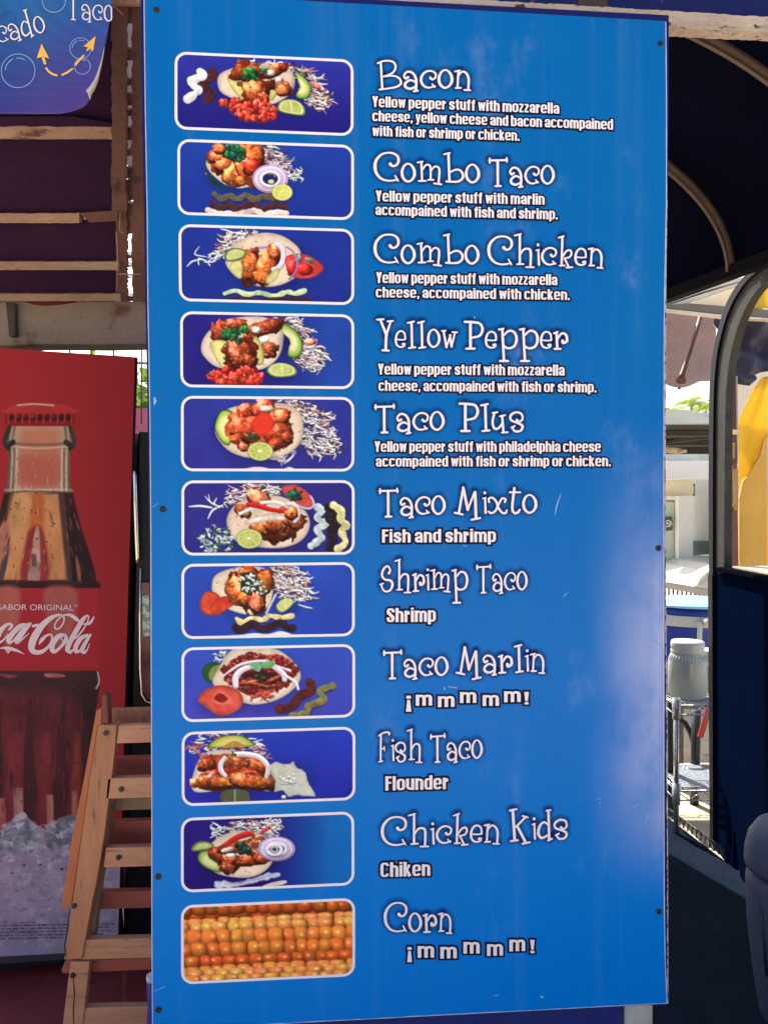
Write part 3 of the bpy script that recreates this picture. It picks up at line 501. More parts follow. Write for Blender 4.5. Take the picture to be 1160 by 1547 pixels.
# curly display face: (x0, baseline, unit, strokes) in the pixels they were read at
def G(x0, base, unit, *S):
    out = []; mul = .82
    for st in S:
        cl = st[0] == 'o'; st = st[1:] if cl else st
        out.append((cl, [((p[0] - x0) / unit, (base - p[1]) / unit, (p[2] if len(p) > 2 else 10) * mul / unit) for p in st]))
    x = min(p[0] - p[2] for c, s in out for p in s); X = max(p[0] + p[2] for c, s in out for p in s)
    return [(c, [(p[0] - x, p[1], p[2]) for p in s]) for c, s in out], X - x
CURL = {
 'C': G(60, 345, 300, [(240, 168, 22), (262, 188, 14), (300, 180, 14), (325, 145, 16), (318, 95, 16), (275, 65, 13), (215, 58, 12), (150, 75, 14), (95, 130, 18), (80, 195, 20), (95, 260, 18), (140, 310, 15), (205, 332, 12), (270, 330, 11), (315, 318, 10)], [(290, 283, 10), (322, 335, 10)]),
 'o': G(345, 345, 300, ['o', (415, 163, 11), (375, 185, 14), (352, 240, 17), (362, 300, 17), (405, 338, 14), (450, 325, 14), (480, 280, 18), (478, 225, 18), (450, 180, 14)]),
 'm': G(490, 345, 300, [(492, 150), (545, 140)], [(532, 145, 13), (540, 330, 13)], [(505, 332, 11), (578, 330, 11)], [(545, 220, 10), (575, 178, 11), (605, 172, 12), (628, 200, 13), (628, 318, 12)], [(603, 320), (660, 318)], [(632, 235, 9), (665, 192, 11), (700, 190, 12), (722, 225, 14), (712, 345, 13)], [(665, 354, 11), (742, 362, 11)]),
 'b': G(722, 345, 300, [(724, 66, 11), (782, 52, 11)], [(768, 60, 15), (780, 335, 15)], [(748, 333, 13), (800, 335, 12), (870, 332, 14), (915, 300, 15), (918, 255, 15), (885, 220, 13), (840, 217, 12), (792, 240, 10)]),
 'h': G(268, 345, 284, [(270, 65), (333, 50)], [(322, 55, 14), (322, 330, 14)], [(294, 332), (360, 330)], [(328, 240, 10), (360, 197, 12), (400, 187, 13), (432, 215, 15), (430, 350, 13)], [(387, 359), (463, 360)]),
 'i': G(482, 345, 284, [(502, 149, 17), (503, 152, 17)], [(484, 203, 9), (512, 196, 9)], [(505, 200, 11), (511, 336, 14)]),
 'c': G(540, 345, 284, [(640, 245, 17), (658, 260, 11), (685, 242, 11), (688, 205, 12), (650, 180, 11), (600, 185, 12), (560, 220, 14), (550, 270, 15), (575, 315, 14), (620, 335, 11), (685, 322, 9)], [(657, 303, 9), (680, 330, 9)]),
 'k': G(688, 345, 284, [(690, 84), (743, 68)], [(728, 75, 14), (720, 340, 13)], [(698, 344), (750, 342)], [(730, 262, 10), (770, 208, 11), (808, 202, 12), (820, 232, 12), (798, 265, 11), (745, 276, 9)], [(752, 280, 11), (790, 352, 12)], [(768, 362), (830, 358)]),
 'e': G(835, 345, 284, [(840, 262, 9), (890, 268, 9), (940, 266, 9)], [(943, 262, 11), (935, 208, 12), (895, 184, 11), (855, 207, 13), (836, 265, 14), (850, 318, 13), (890, 338, 11), (930, 328, 11), (936, 306, 10), (914, 311, 14)]),
 'n': G(950, 345, 284, [(952, 188), (998, 180)], [(985, 185, 12), (975, 340, 12)], [(957, 343), (1008, 342)], [(985, 228, 10), (1020, 192, 11), (1060, 207, 13), (1082, 260, 14), (1078, 355, 12)], [(1040, 362), (1096, 366)]),
 'Y': G(28, 190, 168, [(30, 30, 7), (74, 28, 7)], [(52, 30, 9), (95, 120, 10)], [(101, 40, 7), (137, 38, 7)], [(122, 42, 8), (92, 118, 9)], [(92, 115, 10), (88, 200, 10)], [(67, 203, 8), (108, 205, 8)]),
 'l': G(195, 188, 168, [(197, 48, 7), (238, 40, 7)], [(222, 45, 9), (226, 185, 9)], [(205, 190, 7), (247, 185, 7)]),
 'w': G(385, 190, 168, [(387, 97, 6), (412, 95, 6)], [(398, 97, 8), (418, 188, 9)], [(418, 186, 7), (445, 120, 7)], [(440, 122, 8), (452, 185, 9)], [(452, 185, 7), (475, 105, 7)], [(457, 104, 6), (490, 105, 6)]),
 'P': G(525, 192, 168, [(527, 42, 8), (575, 44, 9), (620, 52, 9), (636, 85, 10), (618, 120, 9), (568, 132, 8)], [(562, 45, 10), (562, 190, 10)], [(537, 193, 8), (588, 193, 8)]),
 'p': G(705, 192, 168, [(707, 85, 7), (735, 80, 7)], [(728, 82, 9), (738, 258, 9)], [(714, 262, 8), (764, 262, 8)], [(732, 172, 8), (760, 190, 8), (800, 180, 9), (816, 140, 10), (803, 102, 9), (770, 92, 8), (740, 115, 7)]),
 'r': G(1025, 192, 168, [(1027, 105, 7), (1050, 98, 7)], [(1043, 100, 9), (1047, 190, 9)], [(1030, 194, 7), (1068, 193, 7)], [(1048, 138, 7), (1075, 106, 8), (1102, 116, 9), (1106, 148, 10), (1084, 160, 9), (1080, 148, 11)]),
 'T': G(55, 220, 208, [(58, 48, 9), (198, 48, 9)], [(62, 34, 8), (62, 64, 8)], [(193, 34, 8), (195, 60, 8)], [(124, 50, 12), (125, 218, 11)], [(105, 224, 9), (148, 224, 9)]),
 'a': G(172, 213, 208, [(208, 132, 11), (190, 140, 9), (180, 118, 9), (205, 94, 9), (243, 106, 10), (264, 150, 11), (262, 225, 11)], [(262, 168, 8), (225, 152, 9), (190, 172, 11), (190, 198, 11), (225, 211, 10), (262, 195, 8)], [(247, 229, 8), (276, 225, 8)]),
 'M': G(558, 207, 208, [(560, 198, 9), (618, 211, 9)], [(590, 200, 10), (622, 30, 10)], [(622, 27, 11), (655, 178, 12)], [(655, 178, 9), (705, 57, 9)], [(708, 60, 12), (715, 238, 12)], [(682, 247, 9), (745, 236, 9)]),
 'x': G(790, 207, 208, [(797, 128, 9), (793, 106, 8), (820, 98, 9), (848, 125, 10), (862, 165, 10), (890, 200, 9), (915, 203, 9), (925, 184, 8)], [(910, 128, 9), (916, 110, 8), (890, 104, 9), (862, 150, 9), (840, 190, 9), (810, 203, 9), (793, 192, 8)]),
 't': G(928, 207, 208, [(965, 34, 11), (950, 165, 11), (965, 203, 10), (990, 200, 10), (1004, 182, 9)], [(931, 62, 8), (1008, 62, 8)]),
 'u': G(880, 235, 220, [(889, 106, 8), (928, 100, 8)], [(905, 105, 10), (890, 170, 11), (905, 218, 11), (940, 213, 10), (970, 172, 9)], [(965, 127, 10), (975, 243, 11)], [(947, 130, 8), (988, 122, 8)], [(962, 248, 8), (1008, 245, 8)]),
 's': G(1000, 240, 220, [(1060, 162, 13), (1076, 175, 9), (1103, 155, 9), (1094, 117, 10), (1050, 106, 10), (1011, 130, 11), (1016, 163, 10), (1070, 185, 10), (1103, 205, 12), (1090, 238, 10), (1045, 243, 10), (1021, 212, 8)], [(1017, 218, 8), (1043, 205, 8)]),
 'S': G(40, 234, 225, [(128, 100, 13), (140, 75, 10), (115, 47, 10), (76, 70, 12), (61, 115, 12), (90, 145, 11), (145, 155, 13), (163, 185, 13), (140, 226, 11), (90, 233, 10), (61, 205, 9), (56, 178, 8)], [(42, 182, 8), (73, 175, 8)]),
 'F': G(100, 340, 292, [(104, 95, 10), (160, 69, 11), (225, 61, 12), (248, 70, 14), (245, 84, 13)], [(135, 85, 13), (130, 335, 13)], [(105, 345), (160, 338)], [(135, 222, 9), (180, 215, 9)], [(180, 197, 8), (184, 238, 8)]),
 'K': G(778, 234, 183, [(780, 52, 8), (824, 45, 8)], [(800, 50, 11), (812, 230, 11)], [(787, 236, 8), (833, 232, 8)], [(885, 95, 8), (820, 152, 8)], [(864, 88, 7), (898, 98, 7)], [(830, 150, 10), (880, 240, 11)], [(864, 255, 8), (910, 248, 8)]),
 'd': G(945, 228, 183, [(1001, 58, 7), (1029, 55, 7)], [(1015, 60, 10), (1020, 233, 10)], [(1012, 238, 7), (1038, 228, 7)], [(1012, 142, 8), (985, 126, 8), (957, 150, 10), (949, 193, 11), (970, 220, 10), (1012, 205, 8)]),
 'B': G(68, 372, 338, [(72, 80, 12), (130, 58, 12), (200, 54, 13), (258, 76, 14), (276, 130, 15), (240, 190, 13), (140, 228, 10)], [(140, 228, 10), (250, 222, 12), (318, 252, 14), (336, 308, 16), (290, 343, 14), (200, 360, 12), (92, 372, 12)], [(108, 75, 15), (125, 365, 15)]),
}
# heavy condensed face (cap height 1, x-height .8)
SH, HH = .108, .076
def _rr(x0, x1, y0, y1, a0, a1, r=.5, n=28):
    """arc of a rounded slot from angle a0 to a1 (degrees, counter-clockwise, y up) with stem-dependent width"""
    cx, cy, ax, ay = (x0 + x1) / 2, (y0 + y1) / 2, (x1 - x0) / 2, (y1 - y0) / 2; out = []
    for i in range(n + 1):
        t = math.radians(a0 + (a1 - a0) * i / n); c, s = math.cos(t), math.sin(t); e = .55
        out.append((cx + ax * math.copysign(abs(c) ** e, c), cy + ay * math.copysign(abs(s) ** (e * .8), s), SH * abs(c) ** 1.2 + HH * (1 - abs(c) ** 1.2)))
    return out
_st = lambda x, a, b, w=SH: [(x, a, w), (x, b, w)]
IMP = {
 'o': [('o', _rr(SH, .50, HH, .8 - HH, 0, 360, n=40)[:-1])],
 'c': [('', _rr(SH, .49, HH, .8 - HH, 18, 342))],
 'e': [('', [(.12, .39, .055), (.5, .39, .055)]), ('', [(.50, .37, SH)] + _rr(SH, .50, HH, .8 - HH, 2, 336))],
 's': [('', [(.46, .53, SH), (.46, .6, SH), (.42, .69, .09), (.29, .725, HH), (.16, .69, .09), (.12, .6, SH), (.14, .5, .12), (.3, .41, .1), (.44, .3, .12), (.46, .2, SH), (.42, .1, .09), (.29, .075, HH), (.16, .1, .09), (.115, .2, SH), (.115, .27, SH)])],
 'a': [('', [(.115, .5, SH), (.115, .58, SH), (.16, .69, .09), (.28, .725, HH), (.42, .69, .09), (.47, .58, SH), (.47, 0, SH)]), ('', [(.44, .43, .07), (.24, .37, .08), (.13, .3, .11), (.115, .18, SH), (.17, .09, .09), (.28, .08, HH), (.44, .15, .06)])],
 'n': [('', _st(SH, 0, .8)), ('', [(.12, .6, .08), (.22, .7, .085), (.34, .715, HH), (.45, .66, .1), (.48, .56, SH), (.48, 0, SH)])],
 'm': [('', _st(SH, 0, .8)), ('', [(.12, .6, .08), (.22, .7, .085), (.32, .715, HH), (.43, .66, .1), (.46, .56, SH), (.46, 0, SH)]), ('', [(.47, .6, .08), (.57, .7, .085), (.67, .715, HH), (.77, .66, .1), (.80, .56, SH), (.80, 0, SH)])],
 'h': [('', _st(SH, 0, 1)), ('', [(.12, .6, .08), (.22, .7, .085), (.34, .715, HH), (.45, .66, .1), (.48, .56, SH), (.48, 0, SH)])],
 'u': [('', _st(.48, 0, .8)), ('', [(.48, .2, .08), (.38, .1, .085), (.26, .085, HH), (.15, .14, .1), (SH, .24, SH), (SH, .8, SH)])],
 'r': [('', _st(SH, 0, .8)), ('', [(.13, .52, .08), (.2, .62, .11), (.38, .66, .13)])],
 'l': [('', _st(SH, 0, 1))], 'i': [('', _st(SH, 0, .8)), ('', _st(SH, .87, 1))],
 'p': [('', _st(SH, -.18, .8)), ('o', _rr(SH, .48, HH, .8 - HH, 0, 360, n=36)[:-1])],
 'd': [('', _st(.48, 0, 1)), ('o', _rr(SH, .48, HH, .8 - HH, 0, 360, n=36)[:-1])],
 'b': [('', _st(SH, 0, 1)), ('o', _rr(SH, .48, HH, .8 - HH, 0, 360, n=36)[:-1])],
 't': [('', [(.2, .95, SH), (.2, .2, SH), (.23, .1, .1), (.37, .075, HH)]), ('', [(0, .725, HH), (.38, .725, HH)])],
 'f': [('', [(.2, 0, SH), (.2, .8, SH), (.24, .91, .1), (.38, .925, HH)]), ('', [(0, .725, HH), (.38, .725, HH)])],
 'w': [('', [(.1, .8, .1), (.22, .02, .1)]), ('', [(.22, .02, .08), (.36, .75, .09)]), ('', [(.38, .75, .09), (.52, .02, .08)]), ('', [(.52, .02, .1), (.65, .8, .1)])],
 'y': [('', [(.1, .8, .1), (.25, .1, .1)]), ('', [(.44, .8, .1), (.27, .02, .1), (.2, -.12, .09), (.05, -.13, .07)])],
 'k': [('', _st(SH, 0, 1)), ('', [(.2, .4, .08), (.42, .8, .1)]), ('', [(.22, .48, .09), (.45, 0, .11)])],
 'z': [('', [(.02, .725, HH), (.42, .725, HH)]), ('', [(.36, .68, .1), (.08, .12, .1)]), ('', [(.02, .075, HH), (.43, .075, HH)])],
 'Y': [('', [(.1, 1, .11), (.28, .42, .11)]), ('', [(.47, 1, .11), (.29, .42, .11)]), ('', _st(.285, 0, .48))],
 'F': [('', _st(SH, 0, 1)), ('', [(.15, .92, HH), (.46, .92, HH)]), ('', [(.15, .54, HH), (.43, .54, HH)])],
 'S': [('', [(.49, .7, SH), (.49, .8, SH), (.43, .89, .09), (.3, .925, HH), (.17, .89, .09), (.12, .78, SH), (.14, .66, .12), (.32, .5, .11), (.46, .35, .12), (.49, .22, SH), (.43, .1, .09), (.3, .075, HH), (.16, .1, .09), (.115, .22, SH), (.115, .34, SH)])],
 'C': [('', _rr(SH, .52, HH, 1 - HH, 20, 340))],
 '.': [('', _st(.1, 0, .19, .1))], ',': [('', [(.12, .19, .1), (.12, .03, .1), (.06, -.12, .05)])],
 '!': [('', [(.13, 1, .13), (.13, .26, .075)]), ('', _st(.13, 0, .18, .11))], '¡': [('', [(.13, -.2, .13), (.13, .54, .075)]), ('', _st(.13, .62, .8, .11))],
}
_iw = {}
def imp_w(ch):
    if ch not in _iw: _iw[ch] = max(v[0] for k, s in IMP[ch] for v in strip(s, 0, 'butt', k == 'o')[0])
    return _iw[ch]
def letters_curl(word, x0, x1, b0, b1, unit, rot=False):
    """strokes in photo pixels"""
    xs = []; x = 0
    for ch in word: xs.append(x); x += CURL[ch][1] + .035
    tot = x - .035; kx = (x1 - x0) / tot; out = []; sl = (b1 - b0) / (x1 - x0)
    for ch, xx in zip(word, xs):
        for cl, s in CURL[ch][0]:
            P = spline(s, cl, 6) if len(s) > 2 else s; Q = []
            for p in P:
                X = x0 + (xx + p[0]) * kx; Y = b0 + sl * (X - x0) - p[1] * unit
                if rot: X += p[1] * unit * sl
                Q.append((X, Y, p[2] * unit * min(1, (kx / unit) ** .6)))
            out.append((cl, Q))
    return out
def letters_imp(text, x0, x1, b0, b1, cap):
    xs = []; x = 0
    for ch in text:
        if ch == ' ': x += .22; xs.append(None); continue
        xs.append(x); x += imp_w(ch) + .075
    tot = x - .075; kx = (x1 - x0) / tot; out = []; sl = (b1 - b0) / (x1 - x0)
    for ch, xx in zip(text, xs):
        if xx is None: continue
        for k, s in IMP[ch]:
            out.append((k == 'o', [(x0 + (xx + p[0]) * kx, b0 + sl * ((xx + p[0]) * kx) - p[1] * cap, p[2] * (kx + cap) / 2 * (1 if p[2] > .1 else .9)) for p in s]))
    return out
def ink(name, strokes, mp, mats, parent, z, grow=0.0, cap='round', rim=None, zi=4e-6):
    """strokes -> one flat printed mesh through the map mp(x, y, off)"""
    V, Fc, A = [], [], []
    for k, (cl, s) in enumerate(strokes):
        v, f, a = strip(s, grow, cap, cl, rim); n = len(V)
        V += [mp(p[0], p[1], z + k * zi) for p in v]; Fc += [tuple(i + n for i in q) for q in f]; A += a
    c = None
    if rim is not None: c = np.ones((len(V), 4)); c[:, :3] = HALO; c[:, 3] = np.array(A) * .34
    return arr_mesh(name, V, Fc, mats, parent, colors=c)
HALO = lin(14, 34, 110)
# ---------------------------------------------------------------- the menu sign: a flat printed panel on a navy backing
DL, DR_ = 1.78, 1.8626
def inv_depth(x): return 1 / DL + (1 / DR_ - 1 / DL) * (x - 222) / 786
_pa, _pb = W(222, 773.5, 1 / inv_depth(222)), W(1008, 773.5, 1 / inv_depth(1008))
_bd = (_pb - _pa).normalized(); BN = Vector((_bd.y, -_bd.x, 0))
if BN.y > 0: BN = -BN
def B(x, y, off=0.0): return W(x, y, 1 / inv_depth(x)) + BN * off
_c = B(615, 773); 
sign = thing('menu_sign', 'tall glossy blue menu board with white lettering and a column of dish photos', 'menu board', (_c.x, _c.y, 0))
def pv_blue():
    m = mat('sign_vinyl', lin(0, 97, 178, 1.0), lin(0, 104, 177, 1.0), scale=1.1, rough=.28, spec=.12, var=.03, rvar=.08, bump=.012, bscale=500)
    N = m.node_tree.nodes; L = m.node_tree.links; b = N['Principled BSDF']
    # grime spots and drips, plus glare painted into the colour along the right edge (u, v = position on the sign)
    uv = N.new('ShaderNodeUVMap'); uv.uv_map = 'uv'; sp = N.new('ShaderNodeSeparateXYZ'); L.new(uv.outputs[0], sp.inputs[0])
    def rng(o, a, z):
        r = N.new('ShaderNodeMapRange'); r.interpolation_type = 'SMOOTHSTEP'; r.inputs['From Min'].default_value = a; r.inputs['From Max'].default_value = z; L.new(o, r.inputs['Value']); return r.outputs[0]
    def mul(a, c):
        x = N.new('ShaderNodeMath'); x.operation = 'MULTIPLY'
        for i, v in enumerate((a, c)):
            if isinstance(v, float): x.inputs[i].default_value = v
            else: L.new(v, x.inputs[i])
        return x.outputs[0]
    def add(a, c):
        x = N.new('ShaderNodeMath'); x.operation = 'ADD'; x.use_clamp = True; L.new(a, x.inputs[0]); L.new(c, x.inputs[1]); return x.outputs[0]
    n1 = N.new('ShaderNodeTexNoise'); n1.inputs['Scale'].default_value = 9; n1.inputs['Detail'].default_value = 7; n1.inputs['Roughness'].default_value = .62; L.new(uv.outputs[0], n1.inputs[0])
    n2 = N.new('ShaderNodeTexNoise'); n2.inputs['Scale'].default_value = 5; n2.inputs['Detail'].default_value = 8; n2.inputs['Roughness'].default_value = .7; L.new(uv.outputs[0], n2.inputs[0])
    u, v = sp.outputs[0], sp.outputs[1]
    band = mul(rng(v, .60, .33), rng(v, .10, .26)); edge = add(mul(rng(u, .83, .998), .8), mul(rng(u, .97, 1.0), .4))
    edge_glare = mul(mul(band, edge), rng(n1.outputs['Fac'], .15, .72))  # pale glare mask, mixed into the base colour below
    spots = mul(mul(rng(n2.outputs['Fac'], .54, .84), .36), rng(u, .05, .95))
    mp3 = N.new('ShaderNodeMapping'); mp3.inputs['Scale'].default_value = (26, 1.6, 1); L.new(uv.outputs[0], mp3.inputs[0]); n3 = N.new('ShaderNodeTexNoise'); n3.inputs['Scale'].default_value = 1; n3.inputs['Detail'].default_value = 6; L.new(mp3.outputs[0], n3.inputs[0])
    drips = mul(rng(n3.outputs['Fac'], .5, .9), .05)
    fac = add(add(mul(edge_glare, .88), spots), drips)
    g = N.new('ShaderNodeMix'); g.data_type = 'RGBA'; L.new(rng(v, .75, -.05), g.inputs[0]); L.new(b.inputs['Base Color'].links[0].from_socket, g.inputs[6]); g.inputs[7].default_value = (*lin(0, 120, 212), 1); L.new(g.outputs[2], b.inputs['Base Color'])
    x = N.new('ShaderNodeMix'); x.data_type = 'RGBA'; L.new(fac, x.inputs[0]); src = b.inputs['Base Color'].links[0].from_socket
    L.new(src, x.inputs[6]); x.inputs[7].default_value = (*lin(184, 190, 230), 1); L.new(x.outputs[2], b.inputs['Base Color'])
    return m
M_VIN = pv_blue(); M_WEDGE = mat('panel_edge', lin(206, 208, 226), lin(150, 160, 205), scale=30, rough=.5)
M_NAVY = mat('navy_paint', lin(18, 24, 104), lin(14, 17, 76), scale=14, spec=.2, rough=.5, bump=.1, bscale=60)
LEFT = [(217, -13), (219, 160), (222, 320), (223, 450), (226, 620), (227.5, 800), (228, 1000), (229, 1200), (229, 1400), (230, 1557)]
RIGHT = [(1006, 32), (1007, 150), (1007, 300), (1004.5, 420), (1003.5, 500), (1003, 700), (1003, 900), (1003, 1000), (1003, 1200), (1003.5, 1350), (1005, 1450), (1008, 1516)]
def ip(T, y):
    for a, b in zip(T, T[1:]):
        if y <= b[1] or b is T[-1]: return a[0] + (b[0] - a[0]) * (y - a[1]) / (b[1] - a[1])
def panel_mesh(name, Lf, Rt, z1, z0, mats, parent, nr=40, nc=16):
    V, Fc, mi, UV = [], [], [], []
    for j in range(nr + 1):
        for i in range(nc + 1):
            s, t = i / nc, j / nr; yl = Lf[0][1] + (Lf[-1][1] - Lf[0][1]) * t; yr = Rt[0][1] + (Rt[-1][1] - Rt[0][1]) * t
            V.append(B(ip(Lf, yl) * (1 - s) + ip(Rt, yr) * s, yl * (1 - s) + yr * s, z1)); UV.append((s, 1 - t))
    for j in range(nr):
        for i in range(nc): a = j * (nc + 1) + i; Fc.append((a, a + nc + 1, a + nc + 2, a + 1)); mi.append(0)
    ring = [i for i in range(nc + 1)] + [j * (nc + 1) + nc for j in range(1, nr + 1)] + [nr * (nc + 1) + i for i in range(nc - 1, -1, -1)] + [j * (nc + 1) for j in range(nr - 1, 0, -1)]
    k = len(V); V += [V[i] - BN * (z1 - z0) for i in ring]; UV += [UV[i] for i in ring]; n = len(ring)
    for q in range(n): Fc.append((ring[q], ring[(q + 1) % n], k + (q + 1) % n, k + q)); mi.append(1)
    Fc.append(tuple(range(k, k + n))); mi.append(1)
    return arr_mesh(name, V, Fc, mats, parent, mi=mi, uv=UV)
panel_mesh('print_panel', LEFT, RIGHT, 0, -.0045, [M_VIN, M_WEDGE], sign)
BL_ = [(211.5, -22), (214, 160), (217, 320), (219, 450), (222.5, 620), (225.5, 900), (228, 1100), (229, 1400), (230, 1556)]
BR_ = [(1011, 21), (1011, 150), (1009.5, 240), (1007, 420), (1006.5, 520), (1006, 700), (1006.5, 900), (1008.5, 1100), (1009.5, 1300), (1010, 1450), (1010, 1519)]
bk = panel_mesh('backing_panel', BL_, BR_, -.005, -.028, [M_NAVY, M_NAVY], sign)
# white printed margin showing along the panel's sides, chipped navy film on the right
def margin(T, dx0, dx1, y0, y1, z, name, m, seed=None, n=120):
    V, Fc = [], []; rs = np.random.RandomState(seed or 1)
    for j in range(n + 1):
        y = y0 + (y1 - y0) * j / n; k = 1 if seed is None else (rs.rand() > .3) * (.35 + .65 * rs.rand())
        x = ip(T, y); V += [B(x + dx0 * (k if seed else 1), y, z), B(x + dx1, y, z)]
    for j in range(n): Fc.append((2 * j, 2 * j + 1, 2 * j + 3, 2 * j + 2))
    return arr_mesh(name, V, Fc, m, sign)
margin(LEFT, 0.2, 1.5, -12, 1556, .0003, 'white_margin', M_WEDGE); margin(RIGHT, -1.6, -.2, 33, 1515, .0003, 'white_margin', M_WEDGE)
margin(BR_, -2.0, 0.2, 300, 1518, -.0046, 'chipped_edge', mat('chipped_film', lin(205, 205, 200), lin(130, 130, 140), scale=40), seed=4, n=260)
# lower edge: dirty whitish lip
V = []; 
for i in range(61):
    t = i / 60; x = 230 + (1008 - 230) * t; y = 1557 + (1516 - 1557) * t; V += [B(x, y - 1.6 * (.4 + .6 * random.random()), .0003), B(x, y, .0003)]
arr_mesh('white_margin', V, [(2 * i, 2 * i + 1, 2 * i + 3, 2 * i + 2) for i in range(60)], M_WEDGE, sign)
# screws
M_SCREW = mat('rusty_screw', lin(62, 52, 50), lin(44, 36, 36), scale=60, rough=.5, metal=.6, bump=.3)
for x, y, r in ((237, 15, 4.6), (997, 66, 4.6), (246.5, 769, 4.8), (994, 828, 4.8), (239.5, 1324, 4.8), (995, 1377, 4.8), (240, 1525, 4.8)):
    c = B(x, y); m = MB(); e1 = _bd; e2 = Vector((0, 0, 1)); rr = r / F * DL
    prof = [(1, 0), (1, .0012), (.75, .0024), (.35, .0028), (.3, .0018), (0.01, .0018)]; n = 18
    m.add([c + (e1 * math.cos(a) + e2 * math.sin(a)) * rr * q + BN * h for q, h in prof for a in [k * 2 * math.pi / n for k in range(n)]],
          [(i * n + k, i * n + (k + 1) % n, (i + 1) * n + (k + 1) % n, (i + 1) * n + k) for i in range(len(prof) - 1) for k in range(n)], True)
    m.build('screw', M_SCREW, sign)
# photographs
M_PRINT = print_mat('photo_print', .38, .1, 1.06); M_BORDER = mat('white_print', lin(240, 232, 240), lin(232, 224, 236), scale=20, rough=.35, var=.02)
QUADS = [((264.3, 78), (534, 90.5), (534, 206), (264.3, 195.5)), ((268.4, 210), (534.7, 219.5), (534.7, 333), (268.6, 324.5)), ((270, 338.6), (534.7, 346.3), (535, 461.2), (271, 455)),
         ((272.5, 470.3), (535, 475.4), (535, 588), (273, 585)), ((273.8, 598), (535, 600), (535.2, 712.4), (274, 711.9)), ((274.5, 725.9), (535.6, 725.4), (535.8, 838), (274.6, 839.3)),
         ((274.5, 852), (535.8, 849), (536, 961), (274.5, 965.5)), ((274.5, 978.3), (536.4, 972.7), (536.5, 1083.3), (274.5, 1091.2)), ((275, 1105.9), (536.8, 1097.4), (536.8, 1208.4), (275, 1218)),
         ((273.8, 1235.7), (535, 1225.5), (535.4, 1337), (273.8, 1348.4)), ((273.8, 1367.4), (536.4, 1356), (536.4, 1474.3), (274, 1487))]
PLAB = ['printed photo of a bacon taco with salsa, slaw and a lime wedge', 'printed photo of a combo taco with onion rings and half a lemon', 'printed photo of a chicken taco with tomato slices and pale sauce', 'printed photo of a yellow pepper taco with avocado and slaw',
        'printed photo of a taco with a red topping and a lime slice', 'printed photo of a mixed taco with three wavy sauces', 'printed photo of a shrimp taco with a tomato slice', 'printed photo of a shredded marlin taco with a tomato half',
        'printed photo of a fish taco with spilled white sauce', 'printed photo of a chicken taco with purple onion rings', 'printed photo of orange corn cobs']
def rrect(q, inset, rad, n=7):
    (a, b, c, d) = [Vector((*p, 0)) for p in q]; w_, h_ = (b - a).length, (d - a).length; out = []
    for cx, cy, a0 in ((w_ - inset - rad, inset + rad, -90), (w_ - inset - rad, h_ - inset - rad, 0), (inset + rad, h_ - inset - rad, 90), (inset + rad, inset + rad, 180)):
        for k in range(n + 1): t = math.radians(a0 + 90 * k / n); out.append((cx + rad * math.cos(t), cy + rad * math.sin(t)))
    P = []
    for x, y in out: s, t = x / w_, y / h_; p = (a * (1 - s) + b * s) * (1 - t) + (d * (1 - s) + c * s) * t; P.append((p.x, p.y))
    return P
for (nm, fn), q, lb in zip(DISHES, QUADS, PLAB):
    p = fn(); p.blur(2)
    g = p.A.mean(2, keepdims=True); p.A = g + (p.A - g) * .93
    ni, nj = 300, 132; S_, T_ = np.meshgrid(np.linspace(.006, .994, ni + 1), np.linspace(.012, .988, nj + 1)); qa = np.array(q)
    px = (qa[0, 0] * (1 - S_) + qa[1, 0] * S_) * (1 - T_) + (qa[3, 0] * (1 - S_) + qa[2, 0] * S_) * T_; py = (qa[0, 1] * (1 - S_) + qa[1, 1] * S_) * (1 - T_) + (qa[3, 1] * (1 - S_) + qa[2, 1] * S_) * T_
    cols = p.sample(px, py).reshape(-1, 3)
    Y = 1 / (1 / DL + (1 / DR_ - 1 / DL) * (px - 222) / 786); V = np.stack([(px - CX) / F * Y, Y, EYE - (py - CY) / F * Y], -1).reshape(-1, 3) + np.array(BN) * .0005 - np.array(sign.location)
    wx, hy = 262 * S_, 116 * T_; dx = np.minimum(wx, 262 - wx); dy = np.minimum(hy, 116 - hy); r = 17
    inside = ~((dx < r) & (dy < r) & (np.hypot(r - dx, r - dy) > r - .8))
    idx = np.arange((ni + 1) * (nj + 1)).reshape(nj + 1, ni + 1); ok = inside[:-1, :-1] & inside[1:, 1:] & inside[1:, :-1] & inside[:-1, 1:]
    Fq = np.stack([idx[:-1, :-1], idx[1:, :-1], idx[1:, 1:], idx[:-1, 1:]], -1)[ok]
    me = bpy.data.meshes.new('dish_photo'); me.vertices.add(len(V)); me.vertices.foreach_set('co', V.astype(np.float32).ravel()); me.loops.add(Fq.size); me.loops.foreach_set('vertex_index', Fq.astype(np.int32).ravel())
    me.polygons.add(len(Fq)); me.polygons.foreach_set('loop_start', np.arange(0, Fq.size, 4, dtype=np.int32)); me.update(calc_edges=True)
    at = me.color_attributes.new('print', 'FLOAT_COLOR', 'POINT'); at.data.foreach_set('color', np.concatenate([cols, np.ones((len(cols), 1))], 1).astype(np.float32).ravel()); me.materials.append(M_PRINT)
    o = bpy.data.objects.new('dish_photo', me); col.objects.link(o); o.parent = sign; o['label'] = lb
    P0, P1 = rrect(q, 0, 18), rrect(q, 4.1, 14); n = len(P0)
    arr_mesh('photo_border', [B(*a, .0009) for a in P0] + [B(*a, .0009) for a in P1], [(i, (i + 1) % n, n + (i + 1) % n, n + i) for i in range(n)], M_BORDER, o)
